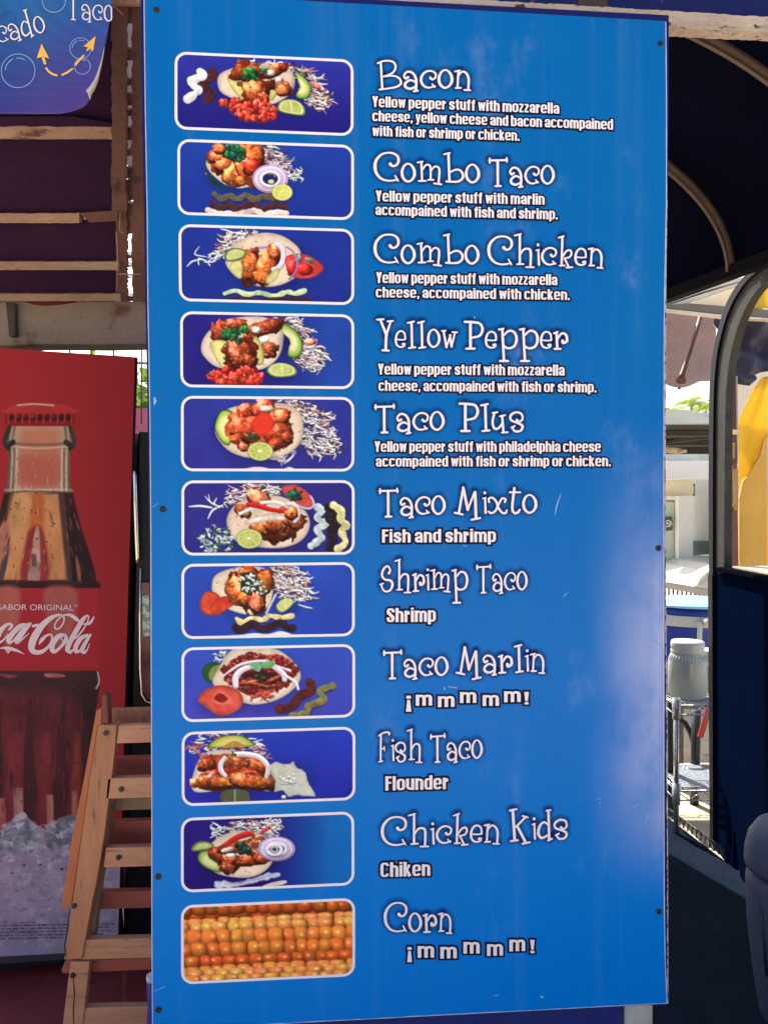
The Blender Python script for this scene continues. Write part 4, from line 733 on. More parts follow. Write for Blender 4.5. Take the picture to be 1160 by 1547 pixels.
# titles and descriptions
M_INK = mat('white_ink', lin(242, 232, 238), lin(236, 226, 234), scale=20, rough=.35, var=.02); M_DARKINK = mat('navy_ink', lin(14, 16, 58), lin(12, 12, 46), scale=20, rough=.45, var=.03, spec=.1)
M_RIMINK = mat('blue_ink', lin(14, 40, 120), lin(12, 34, 106), scale=20, rough=.45, var=.03, spec=.1); M_HALO = print_mat('halo_print', .5, .05, alpha=True)
TITLES = [[('Bacon', 569, 711, 136, 133.5, 46)], [('Combo', 564, 724.5, 275, 277, 46), ('Taco', 737, 837, 281, 278.5, 46)], [('Combo', 564, 723.6, 398.6, 399.4, 46), ('Chicken', 735.5, 911, 401.5, 402, 46)],
          [('Yellow', 568, 691.5, 526, 525, 45), ('Pepper', 700, 857.5, 526.6, 527, 45)], [('Taco', 565, 671, 653, 650, 46), ('Plus', 692, 790.5, 651, 651, 46)], [('Taco', 571.7, 672.6, 780, 777, 46), ('Mixto', 685, 810.7, 776.5, 775.5, 46)],
          [('Shrimp', 573, 707, 893.6, 891, 46), ('Taco', 718.5, 796, 895, 891, 46)], [('Taco', 578, 677, 1024.5, 1020, 46), ('Marlin', 688, 823, 1018, 1013.5, 46)], [('Fish', 571, 638, 1150, 1149, 46), ('Taco', 649, 728.4, 1151, 1145, 46)],
          [('Chicken', 575, 754.5, 1279, 1271, 46), ('Kids', 768, 857, 1270, 1265.5, 46)], [('Corn', 579.6, 683, 1409, 1406, 47)]]
LINES = [[('Yellow pepper stuff with mozzarella', 562.4, 844, 162, 172.4, 16.5), ('cheese, yellow cheese and bacon accompained', 562.4, 925, 183.4, 196.6, 16), ('with fish or shrimp or chicken.', 562.4, 784, 206, 213.4, 15.8)],
         [('Yellow pepper stuff with marlin', 567.6, 822, 304.5, 309.7, 16.5), ('accompained with fish and shrimp.', 567, 841.7, 325.2, 332, 16)], [('Yellow pepper stuff with mozzarella', 568.3, 841, 427.8, 431.2, 16.5), ('cheese, accompained with chicken.', 567.6, 860, 449.5, 453.6, 16)],
         [('Yellow pepper stuff with mozzarella', 571, 852, 566, 567.6, 16.5), ('cheese, accompained with fish or shrimp.', 571.7, 900, 590.7, 593, 16)], [('Yellow pepper stuff with philadelphia cheese', 565.9, 906.6, 682.8, 682.8, 16.2), ('accompained with fish or shrimp or chicken.', 567.6, 921.7, 705, 704.5, 16)],
         [('Fish and shrimp', 577, 748.6, 819.8, 818.8, 20)], [('Shrimp', 583.8, 658, 940, 939, 21.5)], None, [('Flounder', 582, 677, 1194, 1191.7, 21.5)], [('Chiken', 574.5, 649.6, 1324.8, 1322.4, 22)], None]
MM = {7: (570, 970, 4.4615, [('¡', 188, 232, 447, 447, 108), ('m', 256, 370, 428, 426, 92), ('m', 405, 520, 438, 435, 92), ('m', 553, 667, 410, 408, 92), ('m', 706, 819, 430, 428, 92), ('m', 850, 965, 405, 402, 92), ('!', 982, 1024, 420, 418, 84)]),
      10: (540, 1345, 2.9, [('¡', 215, 240, 300, 300, 66), ('m', 262, 336, 294, 293, 64), ('m', 361, 435, 298, 296, 64), ('m', 462, 535, 276, 275, 64), ('m', 565, 637, 286, 284, 64), ('m', 663, 734, 266, 264, 64), ('!', 752, 777, 274, 273, 58)])}
for k, (tl, ln) in enumerate(zip(TITLES, LINES)):
    st = [s for a in tl for s in letters_curl(*a)]
    t = ink('title_lettering', st, B, M_INK, sign, .0016); t['label'] = 'curly white title reading ' + ' '.join(a[0] for a in tl)
    ink('title_outline', st, B, M_RIMINK, t, .0009, grow=1.0)
    ink('title_halo', [(c, [(x, y - 1.6, ww) for x, y, ww in s]) for c, s in st], B, M_HALO, t, .0003, grow=1.0, rim=6.0)
    if ln is None:
        x0, y0, z, L_ = MM[k]; ln = [(c, x0 + a / z, x0 + b / z, y0 + p / z, y0 + q / z, h / z) for c, a, b, p, q, h in L_]
    st = [s for a in ln for s in letters_imp(*a)]
    t = ink('description_lettering', st, B, M_INK, sign, .0016, cap='butt'); t['label'] = 'bold white line reading ' + ' '.join(a[0] for a in ln)
    ink('text_outline', st, B, M_DARKINK, t, .0006, grow=2.4 if k < 5 else 3.0, cap='butt')
# scratches and nicks
SCR = [((847, 745, .4), (840, 765, 1.3), (838, 778, .4)), ((858, 895, .3), (852, 899, .7), (850, 902, .3)), ((965, 955, .4), (985, 965, .5), (1000, 977, .4)), ((984, 1055, .3), (978, 1066, .8), (975, 1072, .3)), ((903, 1205, .5), (905, 1207, .9)), ((671, 1038, 1.0), (671, 1042, .8)),
       ((676, 1037, .5), (690, 1039, .8)), ((955, 1220, .4), (962, 1215, .5), (966, 1214, .4)), ((816, 1505, .8), (819, 1506, 1.6)), ((744, 1504, .4), (752, 1503, .8)), ((716, 479, .9), (717, 481, .7)), ((700, 824, .8), (705, 825, .5)), ((233, 1497, .4), (250, 1490, .5)), ((231, 766, .4), (240, 760, .3)), ((975, 1228, .4), (977, 1235, 1.6), (974, 1240, .4)), ((906, 1212, .7), (906, 1214, .6)), ((935, 1180, .3), (960, 1176, .5)), ((234, 601, 1.2), (235, 606, 2.4), (234, 611, 1.0))]
ink('scuff_stain', [(False, list(s)) for s in SCR], B, mat('scratch', lin(150, 185, 226), lin(110, 160, 215), scale=30), sign, .0012)
# ---------------------------------------------------------------- painted stall wall carrying the sign
M_WALL = mat('blue_wall_paint', lin(12, 34, 120), lin(10, 26, 92), scale=5, rough=.5, bump=.15, bscale=30, c3=lin(90, 84, 100), s3=14, t3=(.68, .72))
_bw = B(600, 1550, -.06); wall = thing('stall_wall', 'blue painted board wall with a whitewashed end post, just showing under the menu sign', 'wall', (_bw.x, _bw.y, 0))
def bprism(px, off, th): return [B(x, y, off) for x, y in px], -BN * th
gy = lambda x, off=-.06: CY + F * EYE * inv_depth(x)          # photo row where the wall meets the ground
m = MB(); m.prism(*bprism([(233, 1380), (949, 1380), (949, gy(949)), (233, gy(233))], -.034, .03)); m.build('wall_board', M_WALL, wall, .003)
m = MB(); m.prism(*bprism([(951, 1300), (994, 1300), (994, gy(994)), (951, gy(951))], -.031, .05)); m.build('end_post', mat('whitewash', lin(196, 194, 190), lin(160, 158, 156), scale=18, bump=.4, bscale=30, c3=lin(90, 84, 80), s3=26, t3=(.62, .68)), wall, .004)
m = MB()
for x0, x1 in ((300, 345), (880, 925)): m.prism(*bprism([(x0, -150), (x1, -150), (x1, 1380), (x0, 1380)], -.034, .04))
m.build('stud', mat('dark_stud', lin(58, 46, 44), scale=8, rough=.8), wall)
po = thing('wrapped_post', 'short post wrapped in shiny blue plastic at the lower left corner of the menu sign', 'post', B(223, 1547, -.05))
m = MB(); a, b_ = B(222.5, 1493, -.045), B(224, gy(224) - 30, -.045); m.tube([a + (b_ - a) * t + Vector((.001 * math.sin(t * 20), 0, 0)) for t in [i / 12 for i in range(13)]], [.0105 + .0012 * math.sin(i * 2.1) for i in range(13)], 12); m.build('wrapping', mat('blue_plastic', lin(24, 44, 150), lin(16, 30, 110), scale=30, rough=.25, bump=.5, bscale=50), po)
m = MB(); m.tube([a + Vector((0, 0, .004)), a - Vector((0, 0, .01))], .012, 12); m.build('torn_rim', mat('torn_rim', lin(170, 175, 200)), po)
# ---------------------------------------------------------------- peeling fascia boards over the sign
fa = thing('fascia_board', 'peeling white rail and blue board above the top edge of the menu sign', 'fascia', B(700, 0, -.05))
M_PEEL = mat('peeling_white', lin(226, 214, 205), lin(180, 160, 148), scale=9, rough=.8, bump=1.0, bscale=26, c3=lin(84, 52, 44), s3=11, t3=(.62, .66), stretch=(1, 1, 2.2), coord='Object')
V = []; Fc = []; n = 160
def fline(x, a, b): return a + (b - a) * (x - 980) / 180
rs = np.random.RandomState(3)
top = [(x, fline(x, 1, 12) + rs.rand() * 2.0) for x in np.linspace(1300, 400, n)]; bot = [(x, fline(x, 27, 36) + rs.rand() * 1.5) for x in np.linspace(400, 1300, n)]
m = MB(); m.prism([B(x, y, -.030) for x, y in bot + top][::-1], -BN * .035); m.build('white_rail', M_PEEL, fa)
m = MB(); m.prism([B(400, -200, -.036), B(1300, -200, -.036), B(1300, 21, -.036), B(400, -28, -.036)][::-1], -BN * .02); m.build('blue_board', mat('blue_fascia', lin(22, 34, 100), lin(16, 24, 72), spec=.15, scale=8, c3=lin(130, 86, 60), s3=18, t3=(.66, .7), bump=.2), fa)
# ================================================================ left: drinks cooler, slatted canopy, banner, folding chairs
def pprism(name, px, Y, th, m, parent=None, bevel=0, slope=None):
    """closed pixel outline at depth Y (or depth function) with a real thickness behind it"""
    f = Y if callable(Y) else (lambda x, y: Y)
    mb = MB(); mb.prism([W(x, y, f(x, y)) for x, y in px], (0, th, 0)); return mb.build(name, m, parent, bevel)
# ---- drinks cooler with a printed poster on its side
def cd(x, y): return 1 / (1 / 2.55 + (1 / 2.64 - 1 / 2.55) * x / 203)
def K(x, y, off=0.0): return W(x, y, cd(x, y)) + Vector((.03, -1, 0)) * off
cool = thing('drinks_cooler', 'tall drinks cooler with a red poster of a glass cola bottle standing on crushed ice', 'drinks cooler', K(60, 1460) * 1)
PTL, PTR, PBR, PBL = (-90, 520), (205, 540), (179, 1432), (-96, 1456)
def poster_paint():
    p = Paint(-100, 510, 320, 960, 1, 1.6); q = lambda L: [(x + 100, y - 510) for x, y in L]
    S, X, Y = p.sl(0, 0, 400, 1000); u = X / 320; v = Y / 950
    c = np.array((152, 36, 42.)) * (1 - v[..., None]) + np.array((166, 42, 56.)) * v[..., None]
    p.A[...] = c * (1.07 - .2 * np.clip(u - .45, 0, 1) * (1 - v * .6))[..., None] * (1 + .05 * (p.noise(X, Y, 60) - .5))[..., None]
    cx = lambda y: 62 - (y - 620) * .018
    def sym(R_): return q([(cx(y) + r, y) for r, y in R_] + [(cx(y) - r, y) for r, y in R_[::-1]])
    def at(r, y): return (cx(y) + r + 100, y - 510)
    # bottle glass and liquid
    p.poly(sym([(44, 640), (52, 668), (46, 678), (46, 700), (48, 745)]), (190, 160, 138), .08, 30, smooth=False)
    p.poly(sym([(24, 648), (30, 664), (32, 690), (30, 730)]), (196, 122, 96), .06, 30, soft=14); p.poly(sym([(26, 690), (30, 715), (24, 735)]), (190, 100, 84), .05, 30, soft=16)
    for r in (-45, -38, 38, 45):
        p.stroke([at(r, 645), at(r * 1.06, 665), at(r * .98, 690), at(r * 1.03, 742)], 2.4, (112, 96, 78) if abs(r) < 42 else (88, 74, 62), .3, alpha=.75); p.stroke([at(r * .9, 680), at(r * .92, 742)], 1.6, (226, 206, 180), alpha=.6)
    p.stroke([at(-52, 668), at(-20, 671), at(20, 671), at(52, 668)], 2.0, (120, 100, 82), alpha=.8); p.stroke([at(-46, 675), at(0, 678), at(46, 675)], 1.4, (226, 200, 178), alpha=.6)
    for k in (-1, 1): p.stroke([at(44 * k, 640), at(51 * k, 660), at(52 * k, 670), at(46 * k, 678)], 3.4, (60, 48, 44), .4); p.stroke([at(40 * k, 668), at(48 * k, 674)], 4, (46, 40, 38), .4)
    p.poly(sym([(53, 616), (53, 640), (44, 644)]), (140, 24, 30), .2, 12, smooth=False); p.poly(sym([(30, 611), (48, 616), (53, 624)]), (186, 50, 52), .1, 20); p.stroke([at(-34, 613), at(-10, 611), at(20, 613)], 1.6, (206, 150, 140))
    for r in np.linspace(-44, 44, 9): p.blob(*at(r, 631), 5, 5, 0, (70, 14, 20), spec=30)
    for r in np.linspace(-48, 48, 10): p.stroke([at(r, 625), at(r * .98, 640)], 1.2, (176, 60, 60), alpha=.8)
    liq = [(52, 745), (62, 790), (76, 835), (90, 878), (92, 890)]
    p.poly(sym(liq), (56, 28, 30), .25, 40, smooth=False)
    p.poly([at(-36, 746), at(30, 746), at(36, 800), at(46, 876), at(-78, 876), at(-56, 820)], (204, 140, 92), .14, 40, soft=3, smooth=False)
    p.poly([at(-14, 748), at(6, 748), at(8, 800), at(0, 830), at(-12, 800)], (194, 102, 56), .15, 30, soft=9); p.poly([at(-40, 748), at(-12, 748), at(-18, 800), at(-44, 820)], (212, 156, 100), .15, 30, soft=11)
    p.poly([at(-12, 800), at(4, 796), at(14, 830), at(16, 876), at(-24, 876), at(-20, 830)], (154, 52, 54), .15, 30, soft=6); p.poly([at(-4, 800), at(2, 802), at(4, 876), at(-14, 876), at(-10, 840)], (196, 150, 140), .25, 20, soft=2); p.stroke([at(-6, 840), at(-4, 852)], 4, (90, 70, 84), alpha=.7)
    p.stroke([at(-44, 815, ) + (2,), at(-50, 850) + (5,), at(-54, 872) + (4,)], 4, (84, 66, 80)); p.poly([at(-60, 800), at(-44, 790), at(-46, 830), at(-62, 860), at(-78, 874)], (180, 116, 96), .2, 30, soft=5)
    p.poly([at(52, 760), at(66, 800), at(88, 876), at(52, 876), at(44, 800)], (44, 24, 28), .3, 20, soft=3); p.stroke([at(58, 840) + (1,), at(62, 860) + (3,), at(64, 878) + (2,)], 3, (176, 110, 90), alpha=.8); p.stroke([at(34, 750), at(40, 800), at(48, 876)], 5, (112, 84, 84), alpha=.5)
    p.stroke([at(-52, 745), at(-20, 742), at(20, 743), at(52, 745)], 1.4, (80, 60, 52), .5); p.stroke([at(-50, 741), at(50, 741)], 2.2, (206, 180, 160), alpha=.5)
    p.stroke([at(-91, 882), at(0, 883), at(90, 884)], 6, (50, 28, 32), .4)
    p.poly(sym([(92, 888), (95, 950), (96, 1012)]), (172, 40, 54), .06, 60, smooth=False)
    for a, b in ((-60, -27), (13, 58)): p.poly([at(a, 889), at(b, 889), at(b + 2, 930), at(b - 10, 975), at(a + 14, 975), at(a + 2, 930)], (178, 92, 84), .1, 30, soft=8)
    for _ in range(120):
        y = 750 + 122 * NR.rand(); hw = 48 + (y - 750) * .3; r = hw * (NR.rand() * 2 - 1); l = 4 + 16 * NR.rand(); sl_ = r / hw * .3
        p.stroke([at(r, y) + (.3,), at(r + sl_ * l * .5, y + l * .5) + (.5 + 1.2 * NR.rand(),), at(r + sl_ * l, y + l) + (.2,)], 1, [(232, 186, 140), (96, 44, 32), (214, 120, 60), (60, 30, 30)][NR.randint(4)], alpha=.4)
    for _ in range(60):
        y = 680 + 62 * NR.rand(); r = 44 * (NR.rand() * 2 - 1); l = 2 + 6 * NR.rand(); p.stroke([at(r, y), at(r * 1.01, y + l)], .4 + .6 * NR.rand(), [(226, 206, 190), (130, 100, 84), (206, 150, 130)][NR.randint(3)], alpha=.5, smooth=False)
    # lower bottle
    p.poly(sym([(97, 1013), (97, 1040), (90, 1090), (84, 1140), (84, 1260)]), (62, 34, 40), .25, 60, smooth=False)
    p.poly([at(-80, 1060), at(-40, 1040), at(60, 1060), at(70, 1180), at(70, 1260), at(-80, 1260)], (104, 40, 48), .25, 60, soft=26)
    for r, w_ in ((-52, 9), (-6, 10), (76, 7), (44, 12)): p.stroke([at(r * 1.0, 1055) + (2,), at(r - 2, 1120) + (w_ * .6,), at(r * .93, 1190) + (w_,), at(r * .9, 1245) + (w_ * .7,)], w_, (48, 30, 36), .3, alpha=.5)
    for a, b, c in ((-44, -16, (132, 48, 58)), (8, 26, (140, 52, 62)), (58, 72, (172, 72, 52)), (-78, -64, (150, 56, 60))): p.poly([at(a + 4, 1120), at(b - 4, 1110), at(b, 1180), at(b - 2, 1250), at(a + 2, 1250), at(a, 1180)], c, .25, 40, soft=11, alpha=.75)
    for a, b, y, c in ((-30, -16, 1190, (172, 120, 116)), (20, 30, 1200, (186, 120, 104)), (58, 66, 1194, (178, 110, 100)), (-56, -42, 1205, (166, 84, 84))): p.poly([at(a, y), at(b, y), at(b + 3, 1255), at(a + 2, 1255)], c, .2, 20, soft=2.5, smooth=False)
    p.poly([at(15, 1017), at(40, 1018), at(44, 1022), at(18, 1023)], (180, 110, 108), .2, 20, soft=2); p.poly([at(-54, 1018), at(-26, 1020), at(-40, 1024)], (150, 70, 76), .2, 20, soft=3); p.stroke([at(94, 1015), at(96, 1030), at(92, 1040)], 1.2, (206, 190, 190))
    for _ in range(420):
        y = 690 + 550 * NR.rand(); r = 80 * (NR.rand() * 2 - 1)
        if 880 < y < 1015 or abs(r) > (42 if y < 745 else 44 + (y - 745) * .3 if y < 880 else 78): continue
        x_, y_ = at(r, y); k = .4 + 1.1 * NR.rand() ** 2; p.stroke([(x_ - k * .5, y_ + k * .4), (x_ + k * .5, y_ + k * .5)], k * .8, (60, 34, 32), alpha=.7, smooth=False); p.stroke([(x_ - k * .3, y_ - k * .5), (x_ + k * .2, y_ - k * .5)], k * .4, (226, 196, 176), alpha=.5, smooth=False)
    for _ in range(160):
        y = 1030 + 205 * NR.rand(); r = 80 * (NR.rand() * 2 - 1); l = 8 + 30 * NR.rand()
        p.stroke([at(r, y) + (.3,), at(r * .99, y + l * .5) + (.5 + 1.5 * NR.rand(),), at(r * .97, y + l) + (.2,)], 1, [(120, 50, 54), (34, 22, 28), (150, 70, 66), (70, 34, 42)][NR.randint(4)], alpha=.35)
    # crushed ice
    ice = q([(-100, 1260), (-60, 1245), (-30, 1262), (8, 1252), (28, 1228), (40, 1230), (52, 1243), (70, 1252), (90, 1236), (110, 1230), (135, 1232), (160, 1250), (230, 1240), (230, 1480), (-110, 1480)])
    p.poly(ice, (168, 150, 172), .12, 26, smooth=False, col2=(184, 166, 186))
    for L_ in ([(8, 1256), (28, 1230), (40, 1232), (60, 1258), (58, 1286), (30, 1290), (10, 1280)], [(70, 1254), (92, 1236), (116, 1232), (112, 1262), (92, 1286), (74, 1280)], [(-60, 1250), (-30, 1264), (4, 1256), (10, 1290), (-30, 1296)]): p.poly(q(L_), (112, 118, 132), .4, 14, soft=5, col2=(170, 172, 184))
    p.poly(q([(24, 1235), (34, 1226), (42, 1230), (38, 1236), (22, 1241)]), (206, 190, 196), .1, 10)
    for _ in range(300):
        x_ = 260 * NR.rand(); y_ = 735 + 180 * NR.rand() ** 1.4; a = NR.rand() * 6.3; l = 2 + 6 * NR.rand(); k = 1 if y_ < 790 else .5
        p.stroke([(x_, y_), (x_ + l * math.cos(a), y_ + l * math.sin(a))], .6 + 1.3 * NR.rand(), [(214, 210, 220), (196, 186, 206), (126, 118, 138), (206, 196, 212)][NR.randint(4)], alpha=.75 * k, smooth=False)
    p.stroke(q([(0, 1322), (60, 1320), (110, 1318), (200, 1314)]), 1.2, (192, 176, 194), alpha=.5)
    for x_, y_ in ((38, 1306), (62, 1305), (95, 1312), (20, 1318)): p.blob(*q([(x_, y_)])[0], 2.4, 1.6, 0, (56, 52, 66), spec=0)
    for _ in range(520):
        x_ = 270 * NR.rand(); y_ = 728 + 190 * NR.rand() ** 1.25; r_ = 2.5 + 8 * NR.rand(); k = .5 if y_ < 800 else .28; a0 = NR.rand() * 6.3
        if y_ < 750 and not (105 < x_ < 152 or x_ > 168): continue
        p.poly([(x_ + r_ * (.5 + .7 * NR.rand()) * math.cos(a0 + t), y_ + r_ * .7 * (.5 + .7 * NR.rand()) * math.sin(a0 + t)) for t in (0, 1.5, 2.9, 4.4)], [(206, 204, 216), (104, 110, 126), (186, 172, 196), (148, 148, 166), (226, 222, 230), (196, 182, 204)][NR.randint(6)], .3, 12, smooth=False, alpha=k, soft=1.2)
    # small print at the foot of the poster
    for k, y_ in enumerate((1391, 1393.5, 1397.5, 1402.5, 1407.5, 1412.5, 1417)):
        x_ = -80; e = (10, 52, 170, 165, 172, 160, 168)[k]
        while x_ < e:
            l = 2 + 7 * NR.rand(); p.stroke(q([(x_, y_ - x_ * .016), (x_ + l, y_ - (x_ + l) * .016)]), (.8 if k > 1 else .5) + .5 * NR.rand(), (66, 56, 74), alpha=.5 + .4 * NR.rand(), smooth=False); x_ += l + 2.6 + 1.6 * NR.rand()
    p.A *= np.array((1, 1, 1)); return p
def poster_mesh():
    p = poster_paint(); p.blur(1); ni, nj = 300, 900; q = np.array([PTL, PTR, PBR, PBL], float); S_, T_ = np.meshgrid(np.linspace(0, 1, ni + 1), np.linspace(0, 1, nj + 1))
    px = (q[0, 0] * (1 - S_) + q[1, 0] * S_) * (1 - T_) + (q[3, 0] * (1 - S_) + q[2, 0] * S_) * T_; py = (q[0, 1] * (1 - S_) + q[1, 1] * S_) * (1 - T_) + (q[3, 1] * (1 - S_) + q[2, 1] * S_) * T_
    c = np.clip(p.sample(px, py).reshape(-1, 3) * POSTER_GAIN, 0, .9); Y = 1 / (1 / 2.55 + (1 / 2.64 - 1 / 2.55) * px / 203)
    V = np.stack([(px - CX) / F * Y, Y - .004, EYE - (py - CY) / F * Y], -1).reshape(-1, 3) - np.array(cool.location)
    idx = np.arange((ni + 1) * (nj + 1)).reshape(nj + 1, ni + 1); Fq = np.stack([idx[:-1, :-1], idx[1:, :-1], idx[1:, 1:], idx[:-1, 1:]], -1).reshape(-1, 4)
    me = bpy.data.meshes.new('poster'); me.vertices.add(len(V)); me.vertices.foreach_set('co', V.astype(np.float32).ravel()); me.loops.add(Fq.size); me.loops.foreach_set('vertex_index', Fq.astype(np.int32).ravel())
    me.polygons.add(len(Fq)); me.polygons.foreach_set('loop_start', np.arange(0, Fq.size, 4, dtype=np.int32)); me.update(calc_edges=True)
    at = me.color_attributes.new('print', 'FLOAT_COLOR', 'POINT'); at.data.foreach_set('color', np.concatenate([c, np.ones((len(c), 1))], 1).astype(np.float32).ravel()); me.materials.append(print_mat('poster_print', .5, .12))
    o = bpy.data.objects.new('poster', me); col.objects.link(o); o.parent = cool; return o
POSTER_GAIN = .8
post = poster_mesh(); post['label'] = 'red poster of a cola bottle with a white script logo on its label'
M_LOGO = mat('logo_white', lin(216, 196, 202), lin(206, 184, 192), scale=30, rough=.5, var=.03)
def cz(L): return [(p[0] / 6.8235, 900 + p[1] / 6.8235, p[2] / 6.8235 * .92) for p in L]
SCRIPT = [[(415, 500, 4), (440, 455, 20), (490, 408, 14), (535, 398, 11), (550, 440, 11), (515, 515, 14), (445, 572, 22), (375, 578, 27), (338, 545, 34), (345, 480, 40), (380, 400, 40), (450, 300, 34), (540, 225, 24), (620, 195, 13), (665, 215, 10), (670, 260, 8), (640, 315, 8), (600, 342, 8), (576, 325, 8), (588, 270, 8), (640, 212, 9), (690, 195, 11), (740, 200, 18), (790, 232, 22), (830, 265, 13)],
          [(680, 400, 16), (620, 412, 26), (562, 480, 29), (548, 548, 27), (578, 572, 20), (640, 520, 15), (690, 450, 22), (685, 398, 13)], [(640, 430, 7), (670, 475, 7), (712, 470, 8)],
          [(735, 578, 20), (706, 548, 27), (740, 460, 28), (800, 350, 27), (860, 250, 24), (905, 203, 10), (923, 222, 8), (900, 290, 8), (850, 370, 9), (785, 440, 9)], [(735, 578, 16), (775, 545, 10), (800, 500, 8)], [(872, 292, 8), (930, 282, 17), (962, 245, 12), (980, 210, 4)],
          [(905, 405, 18), (840, 440, 25), (792, 520, 27), (795, 572, 20), (835, 560, 12), (900, 470, 14), (935, 402, 12)], [(940, 400, 14), (862, 535, 25), (872, 582, 18), (905, 558, 9), (935, 490, 4)], [(352, 310, 15), (398, 298, 15)],
          [(108, 345, 12), (135, 305, 16), (92, 290, 15), (25, 350, 27), (-15, 430, 30), (-10, 478, 20), (40, 460, 11), (95, 395, 6)], [(290, 300, 19), (220, 312, 26), (140, 390, 29), (102, 450, 28), (112, 480, 17), (160, 450, 11), (240, 350, 14), (300, 287, 12)], [(325, 285, 14), (205, 440, 27), (182, 475, 20), (212, 472, 10), (310, 385, 4)],
          [(-140, 560, 30), (-60, 560, 16), (10, 540, 7), (70, 533, 14), (130, 545, 19), (195, 565, 13), (262, 598, 2)], [(75, 545, 12), (96, 590, 3)], [(118, 545, 14), (96, 590, 3)]]
ink('script_logo', [(False, spline(cz(s), False, 6) if len(s) > 2 else cz(s)) for s in SCRIPT], lambda x, y, o: K(x, y, .006 + o), M_LOGO, post, 0)
def font_text(txt, x0, x1, yb, hpx, mp, name, m, parent, z, slope=0.0):
    cu = bpy.data.curves.new('tmp_text', 'FONT'); cu.body = txt; cu.size = 1; ob = bpy.data.objects.new('tmp_text', cu); col.objects.link(ob); dg = bpy.context.evaluated_depsgraph_get(); me = bpy.data.meshes.new_from_object(ob.evaluated_get(dg))
    V = [tuple(v.co) for v in me.vertices]; Fc = [tuple(p.vertices) for p in me.polygons]; bpy.data.objects.remove(ob); bpy.data.curves.remove(cu); bpy.data.meshes.remove(me)
    a, b = min(v[0] for v in V), max(v[0] for v in V); h = max(v[1] for v in V); k = (x1 - x0) / (b - a)
    return arr_mesh(name, [mp(x0 + (v[0] - a) * k, yb + slope * (v[0] - a) * k - v[1] / h * hpx, z) for v in V], Fc, m, parent)
font_text('SABOR ORIGINAL', -2, 113, 921, 8.6, lambda x, y, o: K(x, y, .006 + o), 'slogan', M_LOGO, post, 0, .008)
font_text('TM', 113.5, 119, 916.5, 3, lambda x, y, o: K(x, y, .006 + o), 'slogan', M_LOGO, post, 0, .008)
arr_mesh('slogan', [K(x, y, .006) for x, y in ((-6, 999), (1.2, 999), (1.2, 1008), (-6, 1008))], [(0, 1, 2, 3)], M_LOGO, post)
M_BLACK = mat('cooler_black', lin(20, 18, 26), lin(12, 11, 18), scale=10, rough=.5, spec=.1)
def kprism(name, px, off, th, m, parent, bevel=0):
    mb = MB(); mb.prism([K(x, y, off) for x, y in px], (-.36 * th, th, 0)); return mb.build(name, m, parent, bevel)
kprism('cabinet', [(-100, 519), (209, 539), (200, 800), (184, 1440), (-104, 1462)], 0, .72, M_BLACK, cool, .006)
kprism('door', [(207, 650), (420, 662), (420, 1440), (186, 1438), (200, 900)], -.03, .6, mat('door_glass', lin(22, 20, 28), lin(14, 13, 20), scale=5, rough=.25, spec=.15), cool, .004)
kprism('kick_plate', [(-104, 1450), (186, 1434), (186, 1442), (-104, 1462)], .006, .02, mat('grey_strip', lin(72, 66, 72), rough=.4, metal=.4), cool)
kprism('base', [(-100, 1463), (180, 1443), (180, 1476), (-100, 1492)], -.06, .5, mat('cooler_base', lin(18, 14, 18), rough=.8), cool)
m = MB(); m.tube([K(x, y, .03) for x, y in ((206.5, 712), (208, 718), (209, 760), (211, 820), (212, 842), (211, 850))], [.003, .0065, .007, .007, .0065, .004], 10); m.build('handle', mat('chrome', lin(226, 226, 218), lin(190, 190, 186), rough=.16, metal=.9, rvar=.05), cool)
m = MB(); m.tube([K(x, y, .012) for x, y in ((214, 858), (213, 930), (213.5, 1010), (216, 1048), (222, 1058), (232, 1062))], .0028, 8); m.build('trim', _m['chrome'], cool)
kprism('red_plate', [(214, 880), (262, 880), (262, 1056), (224, 1056), (216, 1044), (213, 1000)], .0, .02, mat('red_plate', lin(104, 34, 44), lin(70, 28, 40), scale=9, rough=.2), cool)
m = MB(); kprism('sticker', [(216, 900), (226, 898), (228, 960), (217, 962)], .004, .004, mat('mottled_sticker', lin(186, 206, 196), lin(60, 66, 66), scale=45, rough=.2, mix=(.45, .55)), cool)  # patch mottled pale and dark on the red plate
# ---- floors
def floor_sheet(name, P, z, m): return tag(arr_mesh(name, [(x, y, z) for x, y in P], [tuple(range(len(P)))], m), kind='structure')
floor_sheet('red_floor', [(-6, 1.2), (.4, 1.2), (.4, 4.35), (-6, 4.35)], .008, mat('red_floor', lin(122, 44, 46), lin(90, 30, 34), scale=2.5, rough=.45, bump=.1, bscale=12, c3=lin(70, 30, 30), s3=8))
# ---- slatted canopy above the cooler (a steep boarded slope, its battens catching light from below)
can = thing('slatted_canopy', 'weathered plum coloured boards with pale ragged battens sloping over the drinks cooler', 'canopy', W(90, 300, 2.6))
def SY(y): # depth of the slope at a photo row (z = 3.0 at Y 2.3, z = 2.37 at Y 3.0)
    t = (CY - y) / F; return (2.30 * .9 + (3.0 - EYE)) / (t + .9) if True else 0
M_PLUM = mat('plum_board', lin(53, 28, 56), lin(36, 21, 47), scale=3, spec=.1, rough=.85, bump=.25, bscale=20, stretch=(.4, 1, 2), c3=lin(80, 54, 58), s3=9, t3=(.7, .8)); M_BATTEN = mat('pale_batten', lin(178, 148, 126), lin(140, 110, 92), scale=7, rough=.85, bump=.7, bscale=50, stretch=(.5, 1, 1), c3=lin(92, 62, 52), s3=12, t3=(.58, .66)); M_RAFT = mat('brown_rafter', lin(108, 74, 66), lin(80, 52, 46), scale=6, rough=.8, bump=.5, bscale=40, c3=lin(60, 40, 36), s3=9)
def S(x, y, off=0): return W(x, y, SY(y) - off)
